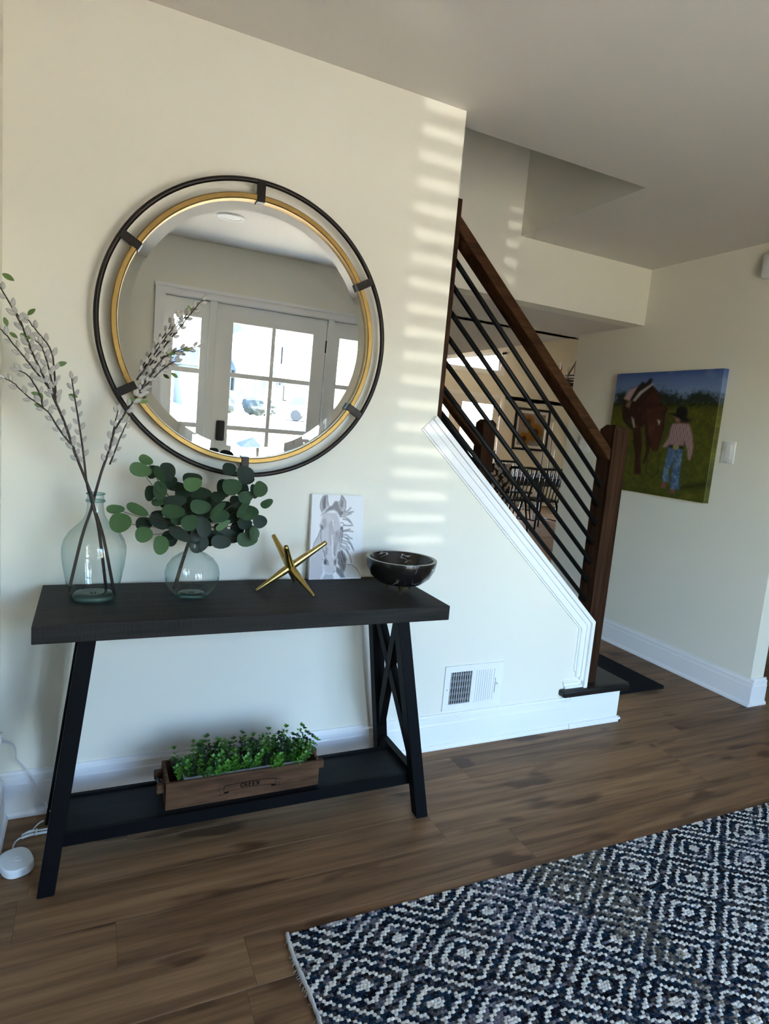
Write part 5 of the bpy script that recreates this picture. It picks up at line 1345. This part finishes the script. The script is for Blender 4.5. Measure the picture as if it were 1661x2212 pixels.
ch = thing('door_chime', 'white rounded chime box high on the painting wall', 'door chime', (XR, 0.170, 2.312))
part(ch, 'housing', M_PLASTIC, lambda b: box(b, -0.046, -0.0005, -0.055, 0.055, -0.068, 0.068, 0.02), smooth=True)

# recessed ceiling light (seen in the mirror)
lt = thing('ceiling_light', 'round flat recessed ceiling light seen in the top of the mirror', 'ceiling light', (0.803, -2.245, H))
part(lt, 'trim_ring', M_TRIM, lambda b: lathe(b, [(0.066, -0.0005), (0.088, -0.0005), (0.088, -0.004), (0.080, -0.010), (0.066, -0.008)], 40, close=True), smooth='angle')
part(lt, 'diffuser', M_PLASTIC, lambda b: lathe(b, [(0, -0.0005), (0.066, -0.0005), (0.066, -0.006), (0, -0.007)], 40))

# cord switch on the floor and the cords at the left
cs = thing('cord_switch', 'white rounded cord switch box on the floor left of the table leg', 'switch box', (-0.126, -0.258, 0.0), (0, 0, 0.35))
def puck(b):
    n = 40
    def outline(a_, b_, e=2.7): 
        o = []
        for i in range(n):
            t_ = 2 * PI * i / n
            c_, s_ = math.cos(t_), math.sin(t_)
            o.append((a_ * math.copysign(abs(c_) ** (2 / e), c_), b_ * math.copysign(abs(s_) ** (2 / e), s_)))
        return o
    rings = []
    for k, z in ((0.94, 0.0), (1.0, 0.003), (1.0, 0.019), (0.985, 0.023), (0.94, 0.0255), (0.6, 0.0268)):
        rings.append([b.verts.new((x * k, y * k, z)) for x, y in outline(0.040, 0.052)])
    for A_, B_ in zip(rings, rings[1:]):
        for i in range(n): b.faces.new((A_[i], A_[(i + 1) % n], B_[(i + 1) % n], B_[i]))
    b.faces.new(rings[-1]); b.faces.new(list(reversed(rings[0])))
part(cs, 'housing', M_PLASTIC, puck, smooth='angle')
part(cs, 'dial', M_PLASTIC, lambda b: (lathe(b, [(0.0085, 0.0265), (0.0105, 0.0265), (0.0105, 0.0292), (0.0085, 0.0292)], 24, (0.004, -0.006, 0), close=True), box(b, -0.004, 0.012, -0.0068, -0.0052, 0.0265, 0.0285)), smooth='angle')
for i in range(3):
    part(cs, 'button', M_PLASTIC, lambda b: ellipsoid(b, (-0.018, -0.022 + i * 0.006, 0.0266), (0.002, 0.002, 0.0008), 8, 5))
M_CORD = mat('white_cord', (0.66, 0.66, 0.68), 0.5)
bm = new_bm()
tube(bm, smooth_path([(-0.137, -0.2085, 0.012), (-0.141, -0.190, 0.006), (-0.1415, -0.165, 0.004), (-0.134, -0.145, 0.006), (-0.115, -0.138, 0.010), (-0.095, -0.134, 0.010)], 5), 0.0024, 7)
for i in range(7):   # the tied hank of cord
    o1, o2, o3 = random.uniform(-.007, .007), random.uniform(0.004, 0.016), random.uniform(-.006, .006)
    tube(bm, smooth_path([(-0.123, -0.136 + o3, o2), (-0.10, -0.133 + o1, o2 + 0.003), (-0.07, -0.130 + o3, o2 + 0.002), (-0.035 + o1, -0.127 + o1, o2)], 4), 0.0021, 6)
tube(bm, smooth_path([(-0.085, -0.147, 0.012), (-0.085, -0.133, 0.022), (-0.085, -0.118, 0.010)], 4), 0.0022, 6)
tube(bm, smooth_path([(-0.10, -0.128, 0.014), (-0.082, -0.112, 0.026), (-0.068, -0.104, 0.028)], 4), 0.0022, 6)
tag(obj('power_cord', bm, M_CORD, None, True), 'tied hank of white cord on the floor behind the switch box', 'cord')
bm = new_bm()
tube(bm, smooth_path([(-0.188, -0.030, 0.262), (-0.172, -0.030, 0.258), (-0.157, -0.028, 0.247), (-0.150, -0.026, 0.220), (-0.148, -0.030, 0.200), (-0.120, -0.034, 0.165), (-0.098, -0.040, 0.130), (-0.082, -0.046, 0.09), (-0.074, -0.048, 0.060), (-0.066, -0.054, 0.054), (-0.050, -0.100, 0.052)], 5), 0.0022, 7)
tag(obj('power_cord', bm, M_CORD, None, True), 'thin white cord running down the wall to the table leg', 'cord')
pg = thing('wall_plug', 'white plug on the wall at the left edge above the baseboard', 'plug', (-0.195, -0.030, 0.276))
part(pg, 'plug_body', M_PLASTIC, lambda b: box(b, 0.0005, 0.0085, -0.016, 0.016, -0.013, 0.013, 0.002), smooth='angle')

# ================================================================ DINING ROOM
M_CHAIR = mat('black_chair_paint', (0.010, 0.010, 0.011), 0.4, spec=0.45)
M_DTABLE = wood('dark_dining_wood', (0.022, 0.013, 0.010), (0.055, 0.036, 0.028), along=0, fine=60, rough=0.35, bump=0.1)
dt = thing('dining_table', 'long dark wooden dining table behind the stair rods', 'dining table', (5.75, 5.75, 0))
part(dt, 'tabletop', M_DTABLE, lambda b: box(b, -1.15, 1.15, -0.48, 0.48, 0.725, 0.765, 0.004))
part(dt, 'apron', M_DTABLE, lambda b: (box(b, -1.0, 1.0, -0.40, -0.375, 0.63, 0.725), box(b, -1.0, 1.0, 0.375, 0.40, 0.63, 0.725), box(b, -1.0, -0.975, -0.375, 0.375, 0.63, 0.725), box(b, 0.975, 1.0, -0.375, 0.375, 0.63, 0.725)))
for sx in (-1, 1):
    for sy in (-1, 1):
        part(dt, 'leg', M_DTABLE, lambda b: box(b, sx * 0.99 - 0.04, sx * 0.99 + 0.04, sy * 0.39 - 0.04, sy * 0.39 + 0.04, 0, 0.63))
def spindle_chair(label, x, y, rz):
    t = thing('dining_chair', label, 'chair', (x, y, 0), (0, 0, rz), 'spindle chairs at the dining table')
    part(t, 'seat', M_CHAIR, lambda b: prism(b, [(-0.20, -0.21), (0.20, -0.21), (0.23, 0.0), (0.22, 0.21), (-0.22, 0.21), (-0.23, 0.0)], 'z', 0.435, 0.465))
    for sx in (-1, 1):
        for sy in (-1, 1):
            part(t, 'leg', M_CHAIR, lambda b: tube(b, [(sx * 0.17, sy * 0.17, 0.436), (sx * 0.22, sy * 0.235, 0.0)], [0.018, 0.012], 10), smooth=True)
        part(t, 'stretcher', M_CHAIR, lambda b: tube(b, [(sx * 0.203, -0.21, 0.16), (sx * 0.203, 0.21, 0.16)], 0.009, 8), smooth=True)
        part(t, 'back_post', M_CHAIR, lambda b: tube(b, [(sx * 0.195, -0.19, 0.464), (sx * 0.235, -0.27, 0.90)], [0.017, 0.013], 10), smooth=True)
    for i in range(5):
        u_ = -0.12 + i * 0.06
        part(t, 'spindle', M_CHAIR, lambda b: tube(b, [(u_, -0.195, 0.464), (u_ * 1.2, -0.272, 0.90)], 0.0085, 8), smooth=True)
    part(t, 'top_rail', M_CHAIR, lambda b: tube(b, smooth_path([(-0.26, -0.262, 0.905), (-0.12, -0.277, 0.915), (0.12, -0.277, 0.915), (0.26, -0.262, 0.905)], 4), 0.019, 8), smooth=True)
    return t
spindle_chair('black spindle-back chair at the table, just right of the far newel', 5.46, 5.22, 0.0)
spindle_chair('black spindle-back chair at the table, nearest the painting wall', 6.02, 5.22, 0.0)
spindle_chair('black spindle-back chair on the far side of the table by the sunflower print', 6.35, 6.30, PI)
m_cow = bpy.data.materials.new('cow_hide'); m_cow.use_nodes = True
_t = m_cow.node_tree; _tc = _t.nodes.new('ShaderNodeTexCoord'); _nz = _t.nodes.new('ShaderNodeTexNoise'); _nz.inputs['Scale'].default_value = 14; _nz.inputs['Detail'].default_value = 2
_t.links.new(_tc.outputs['Object'], _nz.inputs['Vector']); _mr = _t.nodes.new('ShaderNodeMapRange'); _mr.inputs[1].default_value = 0.49; _mr.inputs[2].default_value = 0.52; _t.links.new(_nz.outputs[0], _mr.inputs[0])
_mx = _t.nodes.new('ShaderNodeMix'); _mx.data_type = 'RGBA'; _mx.inputs[6].default_value = (0.55, 0.52, 0.5, 1); _mx.inputs[7].default_value = (0.015, 0.012, 0.012, 1); _t.links.new(_mr.outputs[0], _mx.inputs[0]); _t.links.new(_mx.outputs[2], _t.nodes['Principled BSDF'].inputs['Base Color'])
_t.nodes['Principled BSDF'].inputs['Roughness'].default_value = 0.9
cc_ = thing('end_chair', 'cow-patterned upholstered chair beside the far newel', 'chair', (4.84, 4.98, 0), (0, 0, 0.1))
part(cc_, 'seat', m_cow, lambda b: box(b, -0.25, 0.25, -0.22, 0.25, 0.36, 0.47, 0.03), smooth='angle')
part(cc_, 'backrest', m_cow, lambda b: box(b, -0.25, 0.25, -0.28, -0.20, 0.36, 0.97, 0.03), smooth='angle')
for sx in (-1, 1):
    for sy in (-1, 1):
        part(cc_, 'leg', M_CHAIR, lambda b: tube(b, [(sx * 0.21, sy * 0.21, 0.37), (sx * 0.23, sy * 0.235, 0.0)], [0.022, 0.014], 8))
M_CANDLE = mat('ivory_wax', (0.78, 0.74, 0.64), 0.5)
for (x, y, zc, ln, lab) in ((6.30, 5.62, 1.235, 0.235, 'tall black candlestick with an ivory taper, left of the three'), (6.55, 5.75, 1.395, 0.205, 'tallest black candlestick with an ivory taper on the dining table'), (6.44, 5.50, 1.02, 0.16, 'shortest black candlestick with an ivory taper on the dining table')):
    t = thing('candlestick', lab, 'candlestick', (x, y, 0.765), group='candlesticks on the dining table')
    hh = zc - 0.765
    part(t, 'stem', M_BLACK, lambda b: lathe(b, [(0, 0), (0.055, 0), (0.055, 0.008), (0.014, 0.02), (0.008, 0.05), (0.007, hh - 0.04), (0.022, hh - 0.03), (0.024, hh), (0, hh)], 16), smooth='angle')
    part(t, 'taper', M_CANDLE, lambda b: lathe(b, [(0, hh), (0.0135, hh), (0.009, hh + ln), (0.003, hh + ln + 0.012), (0, hh + ln + 0.012)], 12), smooth='angle')
# sunflower print
SXa, SXb, SZa, SZb = 7.455, 8.30, 1.095, 1.915
sf = thing('framed_print', 'framed sunflower print in a black frame on the far wall', 'picture', ((SXa + SXb) / 2, 8.0, SZa))
SW, SH = SXb - SXa, SZb - SZa
part(sf, 'frame', M_BLACK, lambda b: (box(b, -SW / 2, SW / 2, -0.03, -0.001, 0, 0.045), box(b, -SW / 2, SW / 2, -0.03, -0.001, SH - 0.045, SH), box(b, -SW / 2, -SW / 2 + 0.045, -0.03, -0.001, 0.045, SH - 0.045), box(b, SW / 2 - 0.045, SW / 2, -0.03, -0.001, 0.045, SH - 0.045)))
part(sf, 'mat_board', M_CANVAS, lambda b: box(b, -SW / 2 + 0.045, SW / 2 - 0.045, -0.012, -0.002, 0.045, SH - 0.045))
A = Art(72, 72, (0.27, 0.24, 0.23))
n1, n2 = A.noise(10, 21), A.noise(26, 22)
A.blend(np.clip(n1 - 0.4, 0, 1), (0.34, 0.28, 0.26), 0.9)
def sunflower(cx, cy, r):
    ang = np.arctan2(A.V - cy, A.U - cx); d = np.hypot(A.V - cy, A.U - cx)
    pet = r * (0.82 + 0.18 * np.abs(np.sin(ang * 9)) + 0.10 * (n2 - 0.5))
    A.blend(np.clip((pet - d) / 0.02, 0, 1), (0.26, 0.125, 0.014), 0.95)
    A.blend(np.clip((pet * 0.75 - d) / 0.05, 0, 1) * (n2), (0.17, 0.055, 0.005), 0.8)
    A.blend(np.clip((r * 0.40 - d) / 0.02, 0, 1), (0.05, 0.022, 0.010), 0.95)
A.blend(np.clip(n2 - 0.45, 0, 1) * (A.V > 0.5), (0.09, 0.11, 0.035), 0.9)
sunflower(0.36, 0.25, 0.24); sunflower(0.66, 0.58, 0.32); sunflower(0.26, 0.80, 0.24)
me = A.mesh('print', lambda U, V: (-SW / 2 + 0.10 + U * (SW - 0.20), np.full_like(U, -0.0124), 0.10 + (SH - 0.20) * (1 - V)), M_PRINT)
obj('print', me, None, sf)['label'] = 'three painted sunflowers'
# chandelier
cd = thing('chandelier', 'black tiered hoop chandelier with candle bulbs left of the painting wall', 'chandelier', (7.38, 6.0, 2.22))
for i in range(4):
    part(cd, 'hoop', M_BLACK, lambda b: lathe(b, [(0.50, i * 0.046), (0.516, i * 0.046), (0.516, i * 0.046 + 0.024), (0.50, i * 0.046 + 0.024)], 48, close=True))
apex = (0, 0, 0.93)
for k in range(4):
    a = PI + k * PI / 2 + 0.15
    part(cd, 'rod', M_BLACK, lambda b: tube(b, [(0.508 * math.cos(a), 0.508 * math.sin(a), 0.16), apex], 0.008, 6))
for k in range(10):
    a = PI + 0.35 + k * PI / 5
    cx_, cy_ = 0.508 * math.cos(a), 0.508 * math.sin(a)
    s_ = part(cd, 'candle_sleeve', mat('copper_sleeve', (0.30, 0.13, 0.06), 0.5) if 'copper_sleeve' not in MATS else MATS['copper_sleeve'], lambda b: tube(b, [(cx_, cy_, 0.163), (cx_, cy_, 0.29)], 0.014, 10))
    bm = new_bm(); lathe(bm, [(0.010, 0.29), (0.020, 0.315), (0.022, 0.33), (0.014, 0.36), (0.0, 0.385)], 10, (cx_, cy_, 0)); obj('bulb', bm, M_BULB, s_, True)
part(cd, 'canopy', M_BLACK, lambda b: lathe(b, [(0, 0.925), (0.06, 0.925), (0.06, 0.945), (0, 0.945)], 20))
part(cd, 'spider', M_BLACK, lambda b: [tube(b, [(0.5 * math.cos(k * PI / 2 + 0.15), 0.5 * math.sin(k * PI / 2 + 0.15), 0.01), (-0.5 * math.cos(k * PI / 2 + 0.15), -0.5 * math.sin(k * PI / 2 + 0.15), 0.01)], 0.01, 6) for k in range(2)])

# ================================================================ OUTSIDE (seen through the door panes, in the mirror)
M_SIDING = mat('white_siding', (0.50, 0.51, 0.52), 0.8)
M_SHUT = mat('slate_shutter', (0.006, 0.009, 0.016), 0.6)
M_ROOF = mat('slate_roof', (0.020, 0.026, 0.042), 0.85, var=0.2, var_scale=2)
M_GREENROOF = mat('green_copper', (0.012, 0.042, 0.036), 0.6)
M_WIN = mat('dark_window', (0.022, 0.034, 0.05), 0.3)
M_GARAGE = mat('grey_siding', (0.050, 0.080, 0.090), 0.7)
GZ = -0.31
hs = thing('neighbour_house', 'white house with dark shutters across the street, seen in the mirror', 'house', (13.0, -45.0, GZ))
part(hs, 'wall', M_SIDING, lambda b: box(b, -3.35, 6.5, -8.0, 0.0, 0, 5.7))
part(hs, 'roof', M_ROOF, lambda b: prism(b, [(-8.4, 5.7), (0.4, 5.7), (-4.0, 8.4)], 'x', -3.4, 6.9))
for wx in (-2.65, -0.95, 0.40, 2.2):
    for zz in (3.75, 1.1):
        w_o = part(hs, 'window', M_TRIM, lambda b: box(b, wx - 0.36, wx + 0.36, 0.0, 0.05, zz - 0.05, zz + 1.3))
        bm = new_bm(); box(bm, wx - 0.31, wx + 0.31, 0.045, 0.055, zz, zz + 1.25); obj('pane', bm, M_WIN, w_o)
        for sx in (-1, 1):
            part(hs, 'shutter', M_SHUT, lambda b: box(b, wx + sx * 0.54 - 0.17, wx + sx * 0.54 + 0.17, 0.001, 0.04, zz, zz + 1.25))
part(hs, 'porch_roof', M_GREENROOF, lambda b: prism(b, [(0.0, 3.35), (1.1, 2.95), (1.1, 2.85), (0.0, 2.85)], 'x', -1.0, 0.75))
part(hs, 'front_door', M_SHUT, lambda b: box(b, -0.55, 0.35, 0.001, 0.05, 0.1, 2.2))
h2 = thing('neighbour_house', 'paler house with a grey garage wing at the left of the mirrored street', 'house', (7.1, -46.0, GZ))
part(h2, 'wall', M_GARAGE, lambda b: box(b, -1.2, 2.2, -6, 0, 0, 2.9))
part(h2, 'roof', M_ROOF, lambda b: prism(b, [(-6.4, 2.9), (0.4, 2.9), (-3.0, 4.3)], 'x', -1.5, 2.4))
part(h2, 'garage_door', M_TRIM, lambda b: box(b, -0.7, 1.6, 0.001, 0.05, 0.0, 2.2))
h3 = thing('neighbour_house', 'blue-roofed house glimpsed through the left side light in the mirror', 'house', (3.4, -50.0, GZ))
part(h3, 'wall', M_SIDING, lambda b: box(b, -3.2, 1.6, -6, 0, 0, 3.2))
part(h3, 'roof', M_ROOF, lambda b: prism(b, [(-3.5, 3.2), (1.9, 3.2), (-0.8, 5.6)], 'y', -6.3, 0.3))
def shrub(label, loc, r, m):
    o_rng = random.Random(int(loc[0] * 100))
    bm = new_bm()
    bmesh.ops.create_icosphere(bm, subdivisions=3, radius=1.0)
    for v in bm.verts:
        k = 1 + o_rng.uniform(-0.16, 0.16)
        v.co = Vector((v.co.x * r[0] * k, v.co.y * r[1] * k, max(0.0, r[2] * (1 + v.co.z * k))))
    return tag(obj('shrub', bm, m, None, loc=loc), label, 'shrub', 'shrubs across the street')
M_SHRUB = mat('evergreen', (0.008, 0.015, 0.018), 0.9, var=0.3, var_scale=6)
shrub('round dark shrub left of the garage in the mirror', (7.6, -38.6, GZ), (0.75, 0.7, 0.75), M_SHRUB)
shrub('dark shrub at the foot of the white house in the mirror', (9.6, -38.8, GZ), (0.85, 0.7, 0.65), M_SHRUB)
shrub('small dark shrub beside the parked car in the mirror', (10.7, -40.0, GZ), (0.6, 0.6, 0.55), M_SHRUB)
shrub('low evergreen close to the porch at the bottom of the mirror', (2.35, -7.6, GZ), (0.95, 0.7, 0.5), M_SHRUB)
def car(label, loc, rz, paint):
    t = thing('car', label, 'car', loc, (0, 0, rz))
    m = mat('car_paint', paint, 0.25, metal=0.4, coat=0.5)
    def body(b):
        prism(b, [(-2.25, 0.35), (-2.28, 0.75), (-2.15, 0.98), (-1.2, 1.02), (0.9, 0.98), (2.0, 0.86), (2.25, 0.70), (2.25, 0.32)], 'y', -0.88, 0.88)
        bmesh.ops.bevel(b, geom=b.edges[:], offset=0.05, segments=2, affect='EDGES')
    part(t, 'body', m, body, smooth='angle')
    part(t, 'cabin', M_WIN, lambda b: prism(b, [(-2.0, 0.98), (-1.55, 1.48), (0.1, 1.50), (0.95, 0.97)], 'y', -0.76, 0.76))
    part(t, 'roof', m, lambda b: prism(b, [(-1.6, 1.47), (-1.5, 1.55), (0.05, 1.56), (0.16, 1.48)], 'y', -0.77, 0.77))
    for x in (-1.42, 1.40):
        for s_ in (-1, 1):
            part(t, 'wheel', M_BLACK, lambda b: (lathe(b, [(0, -0.11), (0.30, -0.11), (0.34, -0.08), (0.34, 0.08), (0.30, 0.11), (0, 0.11)], 24), [setattr(v, 'co', Vector((x + v.co.x, s_ * 0.80 + v.co.z, 0.34 + v.co.y))) for v in b.verts]))
    for s_ in (-1, 1):
        part(t, 'tail_light', mat('tail_lens', (0.45, 0.02, 0.03), 0.3) if 'tail_lens' not in MATS else MATS['tail_lens'], lambda b: box(b, -2.30, -2.2, s_ * 0.72 - 0.14, s_ * 0.72 + 0.14, 0.72, 0.90))
    return t
car('silver car parked across the street, seen in the right door pane', (12.9, -35.6, -0.29), 0.35, (0.05, 0.065, 0.08))
